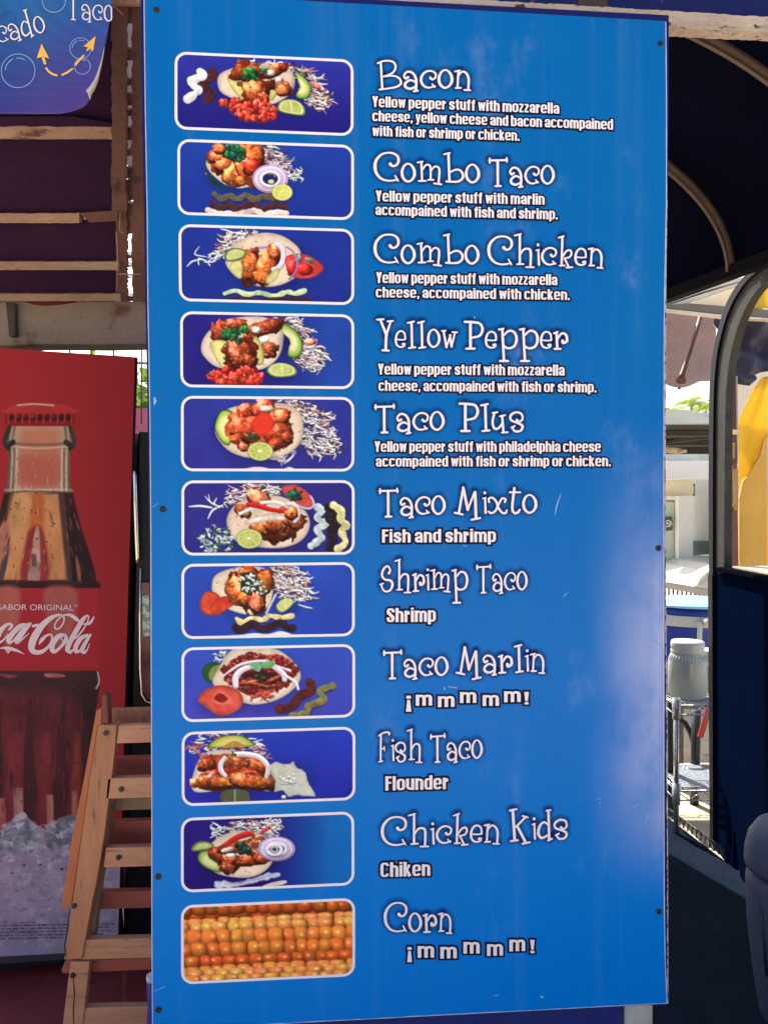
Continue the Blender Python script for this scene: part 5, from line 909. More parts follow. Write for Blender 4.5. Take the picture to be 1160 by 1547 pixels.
for y0, y1 in ((-140, 30), (30, 196), (204, 328), (332, 398), (405, 456)):
    mb = MB(); mb.prism([S(-140, y0), S(174, y0), S(176, y1), S(-140, y1)], (0, .03, .02)); mb.build('board', M_PLUM, can)
def ragged(x0, x1, ya, yb, amp=1.2, n=40):
    rs = np.random.RandomState(int(abs(ya)) + 3); T_ = [(x0 + (x1 - x0) * i / n, ya(i / n) if callable(ya) else ya + (rs.rand() - .5) * amp) for i in range(n + 1)]; U_ = [(x0 + (x1 - x0) * i / n, yb + (rs.rand() - .5) * amp * .4) for i in range(n, -1, -1)]; return T_ + U_
for L_ in (ragged(-140, 170, 191, 210, 2.2), ragged(-140, 120, 322, 337, 2) , ragged(-140, 179, 395.5, 408, .6), ragged(-140, 182, 444, 455, 1)):
    mb = MB(); mb.prism([S(x, y, .035) for x, y in L_], (0, .045, .02)); mb.build('batten', M_BATTEN, can)
mb = MB(); mb.prism([S(x, y, .034) for x, y in ((120, 322), (178, 318), (179, 334), (136, 336))], (0, .04, .02)); mb.build('batten', M_RAFT, can)
mb = MB(); mb.prism([S(-140, 178, .035), S(110, 176, .035), S(170, 186, .035), S(170, 192, .035), S(-140, 192, .035)], (0, .03, .02)); mb.build('batten', M_PLUM, can)
def rag_v(xa, xb, y0, y1, amp, seed, n=60):
    rs = np.random.RandomState(seed); return [(xa + (xb - xa) * 0 + (rs.rand() - .5) * amp, y0 + (y1 - y0) * i / n) for i in range(n + 1)], [(xb + (rs.rand() - .5) * amp, y0 + (y1 - y0) * i / n) for i in range(n, -1, -1)]
a, b = rag_v(169, 190.5, -140, 318, 2.6, 5); mb = MB(); mb.prism([S(x, y, .05) for x, y in a + b], (0, .018, .008)); mb.build('rafter', M_RAFT, can)
a, b = rag_v(176, 192, 318, 456, 3.2, 6); mb = MB(); mb.prism([S(x, y, .02) for x, y in a + b], (0, .018, .008)); mb.build('rafter', M_RAFT, can)
a, b = rag_v(199.5, 300, -140, 456, 4.2, 7, 90); mb = MB(); mb.prism([S(x, y, .02) for x, y in a + b], (0, .05, .02)); mb.build('rafter', M_RAFT, can)
for y0, y1, x1 in ((-140, 36, 203), (72, 92, 200), (118, 130, 200), (165, 176, 201), (192, 212, 214), (226, 236, 199), (252, 262, 200), (306, 354, 200), (384, 391, 199), (446, 456, 200), (258, 270, 206), (140, 160, 200), (272, 304, 200), (400, 404, 200), (418, 421, 200)):
    mb = MB(); mb.prism([S(191, y0, .01), S(x1, y0 + 2, .01), S(x1, y1 - 1, .01), S(191, y1, .01)], (0, .03, .02)); mb.build('splinter', M_RAFT, can)
m = MB(); m.tube([S(168, 8, .08), S(176, 12, .09), S(186, 22, .085)], .002, 6); m.tube([S(176, 350, .04), S(178, 384, .05), S(177, 440, .04)], .0022, 6); m.tube([S(182, 320, .06), S(181, 350, .06), S(187, 352, .06)], .0016, 6); m.tube([S(180, 414, .05), S(214, 414, .05)], .002, 6); m.build('frayed_string', M_BATTEN, can)
mb = MB(); mb.prism([S(170, -140, -.25), S(240, -140, -.25), S(240, 250, -.25), S(170, 250, -.25)], (0, .002, .001)); mb.build('added_slit_backing', mat('added_slit_backing', lin(200, 200, 205), lin(170, 172, 180), scale=9, rough=.6, transl=.06), can)  # grey sheet added behind the upper slits to dim the sky there
mb = MB(); mb.prism([S(160, -30, .09), S(212, -30, .09), S(212, 7, .09), S(160, 6, .09)], (0, .04, .02)); mb.build('cross_rail', M_BATTEN, can)
# ---- lintel, wire fence, back wall, tree
lt = thing('lintel_beam', 'stained grey beam with a dark bracket running under the slatted canopy', 'beam', W(60, 490, 3.05))
pprism('beam', [(-160, 453), (240, 455), (240, 519), (150, 521), (60, 520), (20, 522), (-160, 528)], 3.05, .12, mat('grey_beam', lin(150, 132, 118), lin(118, 104, 92), scale=3, rough=.85, bump=.2, bscale=25, c3=lin(104, 66, 60), s3=5, t3=(.58, .68)), lt, .006)
pprism('bracket', [(9, 456), (23, 456), (24, 508), (14, 508)], 3.02, .025, mat('dark_bracket', lin(66, 54, 50), rough=.7, bump=.3), lt, .003); pprism('red_rag', [(38, 455.5), (118, 455), (92, 459), (66, 461), (48, 459)], 3.03, .012, mat('red_rag', lin(120, 30, 36), rough=.8), lt)
fe = thing('wire_fence', 'thin wire fence seen in the bright gap between beam and cooler', 'fence', W(150, 540, 5))
m = MB(); m.tube([W(-60, 529, 5), W(230, 527, 5)], .006, 6); m.tube([W(190, 548, 5), W(260, 549, 5)], .008, 6); m.build('cable', mat('fence_wire', lin(90, 96, 96), rough=.5), fe)
for x in (63, 106, 139, 172, 214): m = MB(); m.tube([W(x, 470, 5.02), W(x, 640, 5.02)], .006, 6); m.build('wire', _m['fence_wire'], fe)
bw = thing('back_wall', 'low dark wall with a pink painted top band behind the drinks cooler', 'wall', (-1.9, 5.2, 0))
bz = EYE + (CY - 617) / F * 5.2; bz2 = EYE + (CY - 656) / F * 5.2
m = MB(); m.box(-4.5, -.35, 5.2, 5.35, 0, bz2); m.build('wall_face', mat('dark_wall', lin(60, 48, 54), lin(40, 34, 40), scale=4, rough=.8), bw); m = MB(); m.box(-4.5, -.35, 5.19, 5.36, bz2 + .002, bz); m.build('band', mat('pink_band', lin(206, 112, 144), lin(180, 96, 128), scale=6, rough=.7), bw)
def leafy_tree(name, label, cx, cy, h, r, n, c, seed, trunk=.1, squash=.8):
    t = thing(name, label, 'tree', (cx, cy, 0)); m = MB(); m.tube([(cx, cy, 0), (cx + .05, cy, h * .35), (cx - .05, cy + .05, h * .7)], [trunk, trunk * .8, trunk * .45], 8)
    rs = np.random.RandomState(seed)
    for k in range(6): a = rs.rand() * 6.28; m.tube([(cx, cy, h * (.3 + .06 * k)), (cx + r * .5 * math.cos(a), cy + r * .5 * math.sin(a), h * (.55 + .06 * k))], [trunk * .5, trunk * .15], 6)
    m.build('trunk', mat('bark', lin(96, 78, 62), lin(70, 56, 46), scale=12, rough=.9, bump=.6), t)
    V, Fc = [], []; cl = [(rs.randn(3) * (.45, .45, .4)) for _ in range(26)]
    for i in range(n):
        q = cl[rs.randint(26)] + rs.randn(3) * .2; p = np.array((cx, cy, h * .7)) + q * r * np.array((1, 1, squash)); s = .05 + .06 * rs.rand(); a = rs.randn(3); a /= np.linalg.norm(a); b_ = np.cross(a, rs.randn(3)); b_ /= np.linalg.norm(b_); k = len(V)
        V += [p, p + a * s + b_ * s * .35, p + a * s * 2.2, p + a * s - b_ * s * .35]; Fc.append((k, k + 1, k + 2, k + 3))
    arr_mesh('crown', V, Fc, mat('leaf_' + name, c, tuple(v * .6 for v in c), scale=3, rough=.5, transl=.5, c3=tuple(min(.9, v * 1.5) for v in c), s3=5), t); return t
leafy_tree('leafy_tree', 'bright leafy tree in the narrow gap beside the drinks cooler', -2.25, 8.2, 3.3, .85, 4200, lin(120, 150, 50), 3)
# ---- hanging banner, curling at its corner
ban = thing('hanging_banner', 'blue to purple vinyl banner with a curled corner, hung from the canopy above the cooler', 'banner', W(80, 60, 2.05))
BXR = [(172, -90), (170, 0), (167, 25), (161, 60), (154, 90), (147, 118), (140, 138), (136, 150), (131, 158), (122, 164), (108, 169), (92, 171.5)]
def bd(x, y):
    e = max(0, (x - 95) / 75); return 2.05 - .03 * e * e * max(0, (y - 20) / 150) + .006 * math.sin(x * .05)
def Bn(x, y, o=0): return W(x, y, bd(x, y) - o)
bp_ = Paint(-140, -100, 330, 300, 1, 1.2); S0, X, Y = bp_.sl(0, 0, 400, 400); v = np.clip((Y - 110) / 160, 0, 1)[..., None]; u = np.clip((X - 150) / 160, 0, 1)[..., None]
c = np.array((22, 84, 142.)) * (1 - v) + np.array((48, 42, 118.)) * v; c = c * (1 - .55 * u * v) + np.array((104, 34, 112.)) * .55 * u * v; c = c * (1 - .35 * u) + np.array((70, 60, 140.)) * .35 * u
bp_.A[...] = c * (1 + .14 * (bp_.noise(X, Y, 90) - .5) + .05 * np.sin(X * 2.1))[..., None]
ni, nj = 90, 120; V = []; Cc = []
for j in range(nj + 1):
    y = -90 + (171.5 + 90) * j / nj; xr = ip(BXR, y)
    for i in range(ni + 1): x = -130 + (xr + 130) * i / ni; yy = y + (.6 * math.sin(x * .03) if j == nj else 0); V.append(Bn(x, yy)); Cc.append((x, yy))
Cc = np.array(Cc); cols = np.clip(bp_.sample(Cc[:, 0], Cc[:, 1]) * 1.25, 0, .9)
sheet = arr_mesh('vinyl_sheet', V, [(j * (ni + 1) + i, (j + 1) * (ni + 1) + i, (j + 1) * (ni + 1) + i + 1, j * (ni + 1) + i + 1) for j in range(nj) for i in range(ni)], print_mat('banner_print', .35, .4), ban, smooth=True, colors=cols)
d = sheet.modifiers.new('solid', 'SOLIDIFY'); d.thickness = .0012; d.offset = -1
cw = mat('banner_back', lin(206, 196, 186), lin(170, 160, 152), scale=14, rough=.6)
V = []; CL = [(158, 70, 158.5), (154, 88, 156), (149, 105, 152.5), (143, 120, 149), (136, 130, 145.5), (130, 137, 142), (133, 141, 139), (135.5, 149, 137)]
for x0, y, x1 in CL:
    for k in range(6): t = k / 5; V.append(Bn(x0 + (x1 - x0) * t, y + 1.5 * t, .004 + .012 * math.sin(math.pi * t)))
arr_mesh('curled_edge', V, [(j * 6 + i, (j + 1) * 6 + i, (j + 1) * 6 + i + 1, j * 6 + i + 1) for j in range(len(CL) - 1) for i in range(5)], cw, ban, smooth=True)
M_BW = mat('banner_white', lin(236, 226, 230), lin(226, 214, 220), scale=20, rough=.4, var=.02); M_BY = mat('banner_yellow', lin(246, 190, 66), lin(240, 176, 70), scale=20, rough=.4, var=.03); M_BL = mat('bubble_line', lin(150, 190, 232), lin(120, 160, 220), scale=20, rough=.4)
st = [(c_, [(a, b, w_ * .78) for a, b, w_ in s]) for c_, s in letters_curl('ocado', -21, 71, 71, 48, 41, True)]; ink('lettering', st, Bn, M_BW, ban, .0018); ink('lettering_rim', st, Bn, mat('banner_blue', lin(20, 50, 120), lin(18, 40, 104)), ban, .0012, grow=.5)
st = [(c_, [(p[0], p[1], p[2] * .78) for p in s if p[0] < 169]) for c_, s in letters_curl('Taco', 101, 172, 28, 33, 40)]; st = [s for s in st if len(s[1]) > 1]; ink('lettering', st, Bn, M_BW, ban, .0018)
circ = lambda x, y, r, a0=0, a1=360, w_=.5, n=40: [(x + r * math.cos(math.radians(a0 + (a1 - a0) * i / n)), y + r * math.sin(math.radians(a0 + (a1 - a0) * i / n)), w_) for i in range(n + 1)]
for x, y, r in ((28, 107, 25.5), (82, 1, 17.5), (122, 73, 16), (125, 100, 12), (-40, 120, 18)):
    ink('bubble', [(True, circ(x, y, r)[:-1]), (False, circ(x, y, r * .76, 185, 245, .6, 12)), (False, circ(x, y, r * .76, 262, 300, .5, 8))], Bn, M_BL, ban, .0014)
ink('bubble', [(True, circ(12, 28, 11, w_=.35)[:-1]), (False, circ(12, 28, 7, 180, 270, .3, 8))], Bn, mat('bubble_dark', lin(30, 70, 140)), ban, .0014)
ink('arrow', [(False, [(66, 88, 2.2), (68.5, 95.5, 2.0)]), (False, [(70.5, 103, 1.5), (74, 108, 1.6), (80, 112, 1.6), (86.5, 114, 1.4)]), (False, [(94.5, 113, 1.5), (102, 109.5, 1.6), (110, 104, 1.4)]), (False, [(115, 97, 1.7), (121, 90, 1.6), (127, 84, 1.4)]), (False, [(132.5, 75.5, 1.6), (135, 72.5, 1.8)])], Bn, M_BY, ban, .002)
for P in ([(63.5, 66), (75, 88.5), (66, 85.5), (56, 88)], [(145, 54.5), (141, 78), (136, 72), (126.5, 70)]): arr_mesh('arrow', [Bn(x, y, .0022) for x, y in P], [(0, 1, 2), (0, 2, 3)], M_BY, ban)
# ---- folding chairs leaning by the sign
M_OAK = mat('varnished_wood', lin(184, 126, 90), lin(148, 94, 64), scale=3, rough=.5, bump=.15, bscale=20, stretch=(7, 7, .9), c3=lin(92, 52, 38), s3=10, t3=(.56, .7)); M_OAKH = mat('slat_wood', lin(196, 144, 110), lin(160, 108, 80), scale=3, rough=.5, bump=.15, bscale=20, stretch=(.9, 7, 7), c3=lin(104, 62, 44), s3=9, t3=(.56, .7)); M_ROSE = mat('reddish_wood', lin(158, 78, 62), lin(122, 54, 46), scale=6, rough=.55, bump=.15, stretch=(.8, 4, 4)); M_GREYW = mat('greyed_wood', lin(150, 128, 104), lin(118, 98, 78), scale=3, rough=.7, bump=.2, stretch=(7, 7, .9)); M_BOLT = mat('bolt', lin(66, 60, 60), rough=.4, metal=.7)
ch = thing('folding_chair', 'folded wooden slat chair with dark bolts leaning in front of the red cooler poster', 'chair', W(140, 1560, 2.12))
def cprism(name, px, Y, th, m, bevel=.002, p=None): return pprism(name, px, Y, th, m, p or ch, bevel)
cprism('leg', [(148, 1100), (152, 1095), (178, 1095), (171, 1160), (158, 1262), (147, 1330), (138, 1372), (124, 1449), (97, 1450), (110, 1362), (124, 1262), (137, 1170)], 2.10, .028, M_OAK)
cprism('leg', [(107, 1453), (136, 1453), (131, 1497), (124, 1560), (120, 1600), (90, 1600), (96, 1540), (101, 1500)], 2.105, .026, M_OAKH)
cprism('side_board', [(146, 1073), (154, 1070), (154, 1094), (148, 1099), (137, 1170), (124, 1262), (109, 1365), (99, 1376), (93, 1370), (110, 1262), (128, 1172)], 2.112, .03, mat('orange_wood', lin(186, 104, 54), lin(150, 78, 44), scale=3, rough=.5, stretch=(7, 7, .9)))
cprism('leg', [(158, 1212), (171, 1210), (160, 1290), (151, 1345), (142, 1418), (129, 1417), (140, 1340)], 2.15, .03, M_GREYW)
cprism('peg', [(154, 1050), (158, 1047), (163, 1050), (165, 1095), (154, 1095)], 2.105, .03, mat('red_peg', lin(110, 44, 34), rough=.5), .006)
for a, b, Y, m_, x0 in ((1095, 1123.5, 2.104, M_OAKH, 176), (1175, 1207, 2.10, M_OAKH, 160), (1280, 1311, 2.11, M_OAKH, 157), (1419, 1450, 2.108, M_OAKH, 124), (1522, 1553, 2.11, M_OAKH, 125)):
    cprism('slat', [(x0 + 3, a + 1), (440, a - 6), (440, b - 8), (x0, b)], Y, .024, m_)
cprism('seat_edge', [(99, 1452), (440, 1440), (440, 1456), (95, 1471), (93, 1466)], 2.135, .06, M_ROSE)
for x, y, Y in ((161, 1107, 2.10), (184, 1192, 2.10), (180, 1295, 2.11), (113, 1368, 2.10), (111, 1473, 2.105)):
    c = W(x, y, Y); m = MB(); m.tube([c + Vector((0, .004, 0)), c - Vector((0, .0035, 0))], .0075, 14); m.tube([c - Vector((0, .0034, 0)), c - Vector((0, .005, 0))], [.0055, .003], 12); m.build('bolt', M_BOLT, ch)
m = MB(); m.tube([W(x, y, 2.0995) for x, y in ((106, 1372), (103, 1400), (98, 1428), (100, 1446))], [.001, .0016, .0018, .001], 5); m.tube([W(x, y, 2.1045) for x, y in ((111, 1478), (113, 1500), (111, 1530), (112, 1552))], [.001, .0016, .0016, .001], 5); m.build('crack', mat('crack_dark', lin(50, 30, 26), rough=.9), ch)
c2 = thing('folding_chair', 'second folded wooden chair with reddish slats, tucked behind the first one', 'chair', W(170, 1560, 2.2))
for a, b, Y, m_, x0 in ((1071, 1094, 2.19, M_OAK, 165), (1144, 1175, 2.2, M_ROSE, 168), (1206, 1225, 2.18, M_GREYW, 164), (1240, 1279, 2.2, M_ROSE, 162), (1347, 1374, 2.19, M_ROSE, 148)):
    cprism('slat', [(x0, a + 1), (440, a - 6), (440, b - 8), (x0, b)], Y, .024, m_, .002, c2)
for x in (255, 400): cprism('leg', [(x, 1066), (x + 26, 1066), (x + 10, 1560), (x - 16, 1560)], 2.215, .03, M_OAK, .002, c2)
# ================================================================ right: barrel awning, kiosk, shelf, far houses
def P3(px, Y): return [W(x, y, Y) for x, y in px]
def inv2(x1, Y1, x2, Y2): return lambda x: 1 / (1 / Y1 + (1 / Y2 - 1 / Y1) * (x - x1) / (x2 - x1))
# ---- barrel awning
e1, e2 = W(1008, 440, 3.5), W(1160, 386, 2.98); ed = (e2 - e1); ed.z = 0; ed.normalize()
perp = Vector((-abs(ed.y), -abs(ed.x) * (1 if ed.x * ed.y < 0 else -1), 0)).normalized()
if perp.x > 0: perp = -perp
AW_R, AW_H = 1.0, .5
RIBS = (-.2, .38, .94)
E0 = Vector((e1.x, e1.y, (e1.z + e2.z) / 2))
def vault(s, th, k=1.0): # s along the eave (towards the camera), th 0..90 up the arch
    return E0 + ed * s + perp * (AW_R * (1 - math.cos(th))) * k + Vector((0, 0, AW_H * math.sin(th)))
aw = thing('barrel_awning', 'dark navy barrel shaped awning on thin curved ribs, upper right beside the menu sign', 'awning', (E0.x, E0.y, E0.z))
M_CANV = mat('navy_canvas', lin(8, 14, 40), lin(5, 8, 26), scale=2.5, rough=.9, bump=.1, bscale=10, spec=.04)
m = MB(); m.grid(lambda u, v: vault(-2.2 + 3.8 * u, math.pi * .62 * v) + Vector((0, 0, .02)) + perp * -.02, 24, 24); m.build('canvas', M_CANV, aw, solid=.004)
m = MB(); n = 24; V = [vault(-2.15, math.pi * .62 * i / n) for i in range(n + 1)] + [vault(-2.15, math.pi * .62) - Vector((0, 0, .4))]; m.add(V, [tuple(range(n + 2))]); m.build('end_panel', M_CANV, aw, solid=.004)
M_RIB = mat('rib_steel', lin(86, 66, 56), lin(64, 48, 42), scale=14, rough=.6, bump=.2, metal=.2)
for s in RIBS:
    m = MB(); m.tube([vault(s, math.pi * .6 * i / 30) - perp * -.012 for i in range(31)], .017, 8); m.build('rib', M_RIB, aw)
    m = MB(); m.tube([vault(s, math.pi * .6 * i / 30) + perp * .03 + Vector((0, 0, -.02)) for i in range(31)], .006, 6); m.build('rib_wire', mat('rib_wire', lin(112, 94, 80), rough=.5), aw)
m = MB(); a, b = vault(-.9, 0), vault(1.6, 0); m.bar(a - Vector((0, 0, .016)), b - Vector((0, 0, .016)), .05, .05); m.build('eave_beam', mat('eave_dark', lin(22, 22, 26), lin(14, 14, 18), scale=8, rough=.8, spec=.1), aw)
# ---- second awning frame: white trims, grey beam
fr = thing('awning_frame', 'white trimmed awning frame with a grey crossbeam, below the dark barrel awning', 'awning frame', W(1060, 460, 4.4))
M_WT = mat('white_trim', lin(236, 228, 214), lin(206, 198, 186), scale=12, rough=.6, bump=.2); M_GB = mat('grey_beam_paint', lin(128, 120, 110), lin(104, 98, 90), scale=10, rough=.7)
pprism('trim', [(1003, 455), (1060, 434), (1132, 416), (1132, 421), (1062, 440), (1003, 461)], 4.3, .05, M_WT, fr); pprism('trim', [(1003, 463), (1060, 444), (1125, 424), (1125, 427), (1062, 449), (1003, 468)], 4.3, .05, M_WT, fr)
pprism('dark_seam', [(1003, 461), (1062, 440), (1126, 421), (1126, 424), (1060, 444), (1003, 463)], 4.34, .04, mat('dark_seam', lin(60, 50, 48)), fr)
pprism('white_panel', [(1038, 456), (1068, 446), (1112, 432), (1118, 462), (1064, 460)], 4.5, .02, mat('white_sheet', lin(226, 222, 206), lin(196, 194, 184), scale=4, rough=.5, transl=.5), fr)
pprism('crossbeam', [(1003, 461), (1040, 458), (1100, 463), (1180, 469), (1180, 481), (1095, 475), (1003, 465)], 4.25, .06, M_GB, fr); pprism('beam_trim', [(1003, 466), (1095, 476), (1180, 482), (1180, 484), (1095, 479), (1003, 468)], 4.24, .05, M_WT, fr)
m = MB(); m.grid(lambda u, v: W(1112 + 68 * u, 412 + 52 * v + 9 * (1 - u), 4.42 - .1 * v) + Vector((0, .03 * math.sin(u * 9), 0)), 12, 8); m.build('yellow_sheet', mat('yellow_canvas', lin(252, 216, 60), lin(244, 200, 60), scale=3, rough=.6, transl=.4, bump=.05), fr, solid=.002)
# ---- kiosk side with arched opening, running away from the camera
kd = inv2(1075, 3.6, 1160, 2.97)
def KP(x, y, off=0): return W(x, y, kd(x)) + Vector((off, 0, 0))
ki = thing('food_kiosk', 'dark navy food kiosk side with an arched grey framed serving opening above it', 'kiosk', KP(1110, 1280))
M_KN = mat('kiosk_navy', lin(6, 17, 42), lin(4, 11, 30), scale=4, spec=0, rough=.7, bump=.06, bscale=20, c3=lin(14, 20, 34), s3=9, t3=(.66, .74)); M_KF = mat('kiosk_frame', lin(76, 76, 69), lin(50, 53, 53), scale=18, spec=.1, rough=.6, bump=.25, bscale=60); M_KD = mat('kiosk_dark', lin(20, 24, 32), lin(12, 15, 22), scale=12, rough=.6, spec=.15)
fy = lambda x: CY + F * EYE / kd(x)
def kpr(name, px, th, m_, off=0, bevel=0): mb = MB(); mb.prism([KP(x, y, off) for x, y in px], (th, 0, 0)); return mb.build(name, m_, ki, bevel)
kpr('side_panel', [(1077, 864), (1093, 864), (1160, 878), (1240, 895), (1240, fy(1240)), (1118, fy(1118)), (1113, 1290), (1107.6, 1248), (1105.5, fy(1106)), (1077, fy(1077))], .04, M_KN)
arch_o = [(1074, 870), (1073.5, 760), (1074, 650), (1075, 585), (1079, 540), (1087, 500), (1098, 464), (1114, 434), (1134, 412), (1160, 396), (1215, 380)]
arch_m = [(1080, 870), (1080, 760), (1080.5, 650), (1081.5, 590), (1085, 545), (1092, 508), (1103, 472), (1119, 441), (1138, 418), (1164, 402), (1215, 388)]
arch_i = [(1093, 866), (1093.5, 760), (1094.5, 650), (1096, 595), (1100, 552), (1107, 517), (1117, 485), (1131, 455), (1148, 433), (1170, 418), (1215, 404)]
for nm, A_, C_, m_, of in (('frame_edge', arch_o, arch_m, M_KD, -.012), ('arch_frame', arch_m, arch_i, M_KF, 0)):
    A2, C2 = spline([(*p, 0) for p in A_], False, 5), spline([(*p, 0) for p in C_], False, 5); mb = MB(); n = len(A2)
    V = [KP(p[0], p[1], of) for p in A2] + [KP(p[0], p[1], of) for p in C2] + [KP(p[0], p[1], of + .035) for p in A2] + [KP(p[0], p[1], of + .035) for p in C2]
    Fc = []
    for i in range(n - 1): Fc += [(i, i + 1, n + i + 1, n + i), (2 * n + i, 3 * n + i, 3 * n + i + 1, 2 * n + i + 1), (i, 2 * n + i, 2 * n + i + 1, i + 1), (n + i, n + i + 1, 3 * n + i + 1, 3 * n + i)]
    mb.add(V, Fc); mb.build(nm, m_, ki)
kpr('corner_post', [(1073, 868), (1079.5, 868), (1081, fy(1081)), (1076, fy(1076))], .05, M_KD, -.014)
kpr('sill', [(1086, 858), (1093, 856.5), (1160, 871), (1240, 888), (1240, 894), (1160, 877.5), (1093, 863.5), (1086, 864)], .10, mat('sill_dark', lin(16, 20, 28), lin(10, 14, 22), rough=.6, spec=.0), -.02, .002)
kpr('counter_top', [(1098, 855), (1160, 867), (1240, 883), (1240, 886), (1160, 870), (1098, 858)], .16, mat('counter_cream', lin(226, 196, 160), lin(196, 160, 130), scale=12), .02)
# ---- things seen through the opening
cu = thing('yellow_curtain', 'sunlit yellow canvas curtain hanging inside the arched kiosk opening', 'curtain', W(1140, 850, 4.3))
CO = [(569, 1153), (578, 1144), (592, 1136), (608, 1128), (624, 1120), (636, 1115), (700, 1116), (862, 1116)]
def cx0(y):
    for a, b in zip(CO, CO[1:]):
        if y <= b[0]: return a[1] + (b[1] - a[1]) * (y - a[0]) / (b[0] - a[0])
    return 1116
def cur(u, v): y = 569 + 293 * v; x0 = cx0(y); x = x0 + (1159 - x0) * u; return W(x, y, 4.3) + Vector((0, .005 * math.sin(u * 5 + v * 6) + .002 * math.sin(u * 13 + v * 17), 0))
m = MB(); m.grid(cur, 40, 40); m.build('canvas', _m['yellow_canvas'], cu, solid=.003)
ob = thing('curtain_shade', 'flat ochre panel imitating shade on the lower part of the yellow curtain', 'board', W(1138, 860, 4.26)); pprism('board', [(1116.5, 752), (1122, 726), (1131, 716), (1140, 700), (1147, 690), (1153, 664), (1158.5, 655), (1158.5, 862), (1116.5, 862)], 4.25, .02, mat('shade_ochre', lin(226, 178, 84), lin(206, 158, 72), scale=4, rough=.8, bump=.1), ob, .002)  # ochre panel added to imitate shade across the lower curtain
m = MB(); m.tube([cur(1, i / 20) + Vector((.012, -.01, 0)) for i in range(21)], .007, 6); m.build('cream_hem', mat('cream_hem', lin(236, 222, 190)), cu)
pl = thing('brown_pole', 'reddish brown square pole beside the yellow curtain in the kiosk opening', 'pole', W(1110, 860, 4.2))
pprism('pole', [(1103.5, 560), (1111, 560), (1115.5, 862), (1104, 862)], 4.2, .06, mat('brown_steel', lin(120, 70, 60), lin(90, 52, 46), scale=10, rough=.5), pl, .004); pprism('edge_strip', [(1111.5, 568), (1113.5, 568), (1114.5, 700), (1112.5, 700)], 4.19, .01, mat('grey_strip2', lin(170, 160, 156)), pl); pprism('bracket', [(1107, 649), (1116, 649), (1116, 656), (1107, 656)], 4.18, .03, mat('cream_bracket', lin(232, 210, 160)), pl)
pprism('latch', [(1104, 671), (1110, 669), (1110, 693), (1104.5, 690)], 4.17, .03, mat('ochre_latch', lin(176, 140, 80)), pl, .003); pprism('latch_plate', [(1109, 708), (1115, 708), (1115, 772), (1109, 770)], 4.18, .03, _m['ochre_latch'], pl, .003)
st_ = thing('tan_strap', 'tan rolled canvas strap hanging on the brown pole in the kiosk opening', 'strap', W(1103, 760, 4.1))
m = MB(); m.tube([W(x, y, 4.1) for x, y in ((1095, 560), (1097, 600), (1099, 630), (1103, 665), (1101, 690), (1103, 705), (1106, 730), (1107, 755), (1104, 763), (1098, 764))], [.010, .014, .012, .012, .008, .012, .011, .011, .012, .01], 8); m.build('strap', mat('tan_canvas', lin(196, 160, 108), lin(160, 126, 84), scale=20, rough=.8, bump=.3), st_)
na = thing('navy_tarp', 'slack navy tarpaulin gathered under the arched kiosk frame', 'tarpaulin', W(1130, 520, 4.4))
def tarp(u, v):
    x = 1084 + 100 * u; yt = 470 + 14 * u; yb = 541 + 22 * min(1, u * 2.2) + 10 * math.sin(min(1, u * 1.6) * math.pi); y = yt + (yb - yt) * v
    return W(x, y, 4.45 - .1 * v) + Vector((0, .05 * math.sin(v * 9 - u * 5) + .02 * math.sin(u * 17 + v * 4), 0))
m = MB(); m.grid(tarp, 40, 24); m.build('tarp', mat('tarp_navy', lin(70, 68, 92), lin(40, 42, 72), scale=3, rough=.6, bump=.1), na, solid=.003)
m = MB(); m.tube([W(x, y, 4.3) for x, y in ((1094, 545), (1104, 560), (1118, 572), (1130, 575), (1140, 570))], [.014, .03, .035, .03, .015], 8); m.build('gathered_fold', mat('fold_navy', lin(36, 40, 70), lin(24, 28, 54), rough=.6), na)
kw = thing('cream_wall', 'sunlit cream wall and maroon door strip seen in the slit behind the brown pole', 'wall', W(1100, 860, 6))
pprism('wall_face', [(1088, 560), (1190, 560), (1190, 915), (1088, 915)], 5.6, .08, mat('cream_render', lin(236, 226, 206), lin(220, 206, 186), scale=3, rough=.8), kw)
pprism('maroon_strip', [(1092, 800), (1108, 792), (1108, 905), (1092, 905)], 5.5, .03, mat('maroon', lin(84, 28, 44), rough=.6), kw); pprism('brown_slat', [(1092, 784), (1106, 778), (1106, 786), (1092, 791)], 5.5, .03, mat('dark_slat', lin(60, 34, 34)), kw)  # maroon strip with a thin dark brown slat above it
# ---- mauve canopy with prop
mc = thing('mauve_canopy', 'faded mauve canvas canopy with a rounded corner between the sign and the kiosk post', 'canopy', W(1040, 540, 5.2))
def mcan(u, v):
    x = 985 + 96 * u; yb = 578 + 9 * math.sin(min(1, max(0, (x - 1000) / 55)) * math.pi) - 3 * u; y = 463 + (yb - 463) * v
    return W(x, y, 4.9 + 1.1 * v + .04 * math.sin(v * 7 + u * 1.2))
m = MB(); m.grid(mcan, 24, 30); m.build('canvas', mat('mauve_canvas', lin(170, 140, 146), lin(120, 122, 140), scale=1.6, rough=.7, transl=.12, bump=.05), mc, solid=.004)
m = MB(); m.tube([W(1060, 470, 4.85), W(1050, 505, 4.8), W(1036, 548, 4.7), W(1030, 566, 4.68), W(1028, 576, 4.66)], [.014, .014, .014, .018, .030], 10); m.build('prop_pole', mat('prop_brown', lin(110, 64, 54), lin(80, 46, 40), scale=9, rough=.6), mc)
m = MB(); m.tube([W(1026, 583, 4.7), W(1024.5, 588, 4.7), W(1027, 587, 4.7)], .006, 6); m.build('hook', _m['dark_bracket'], mc)
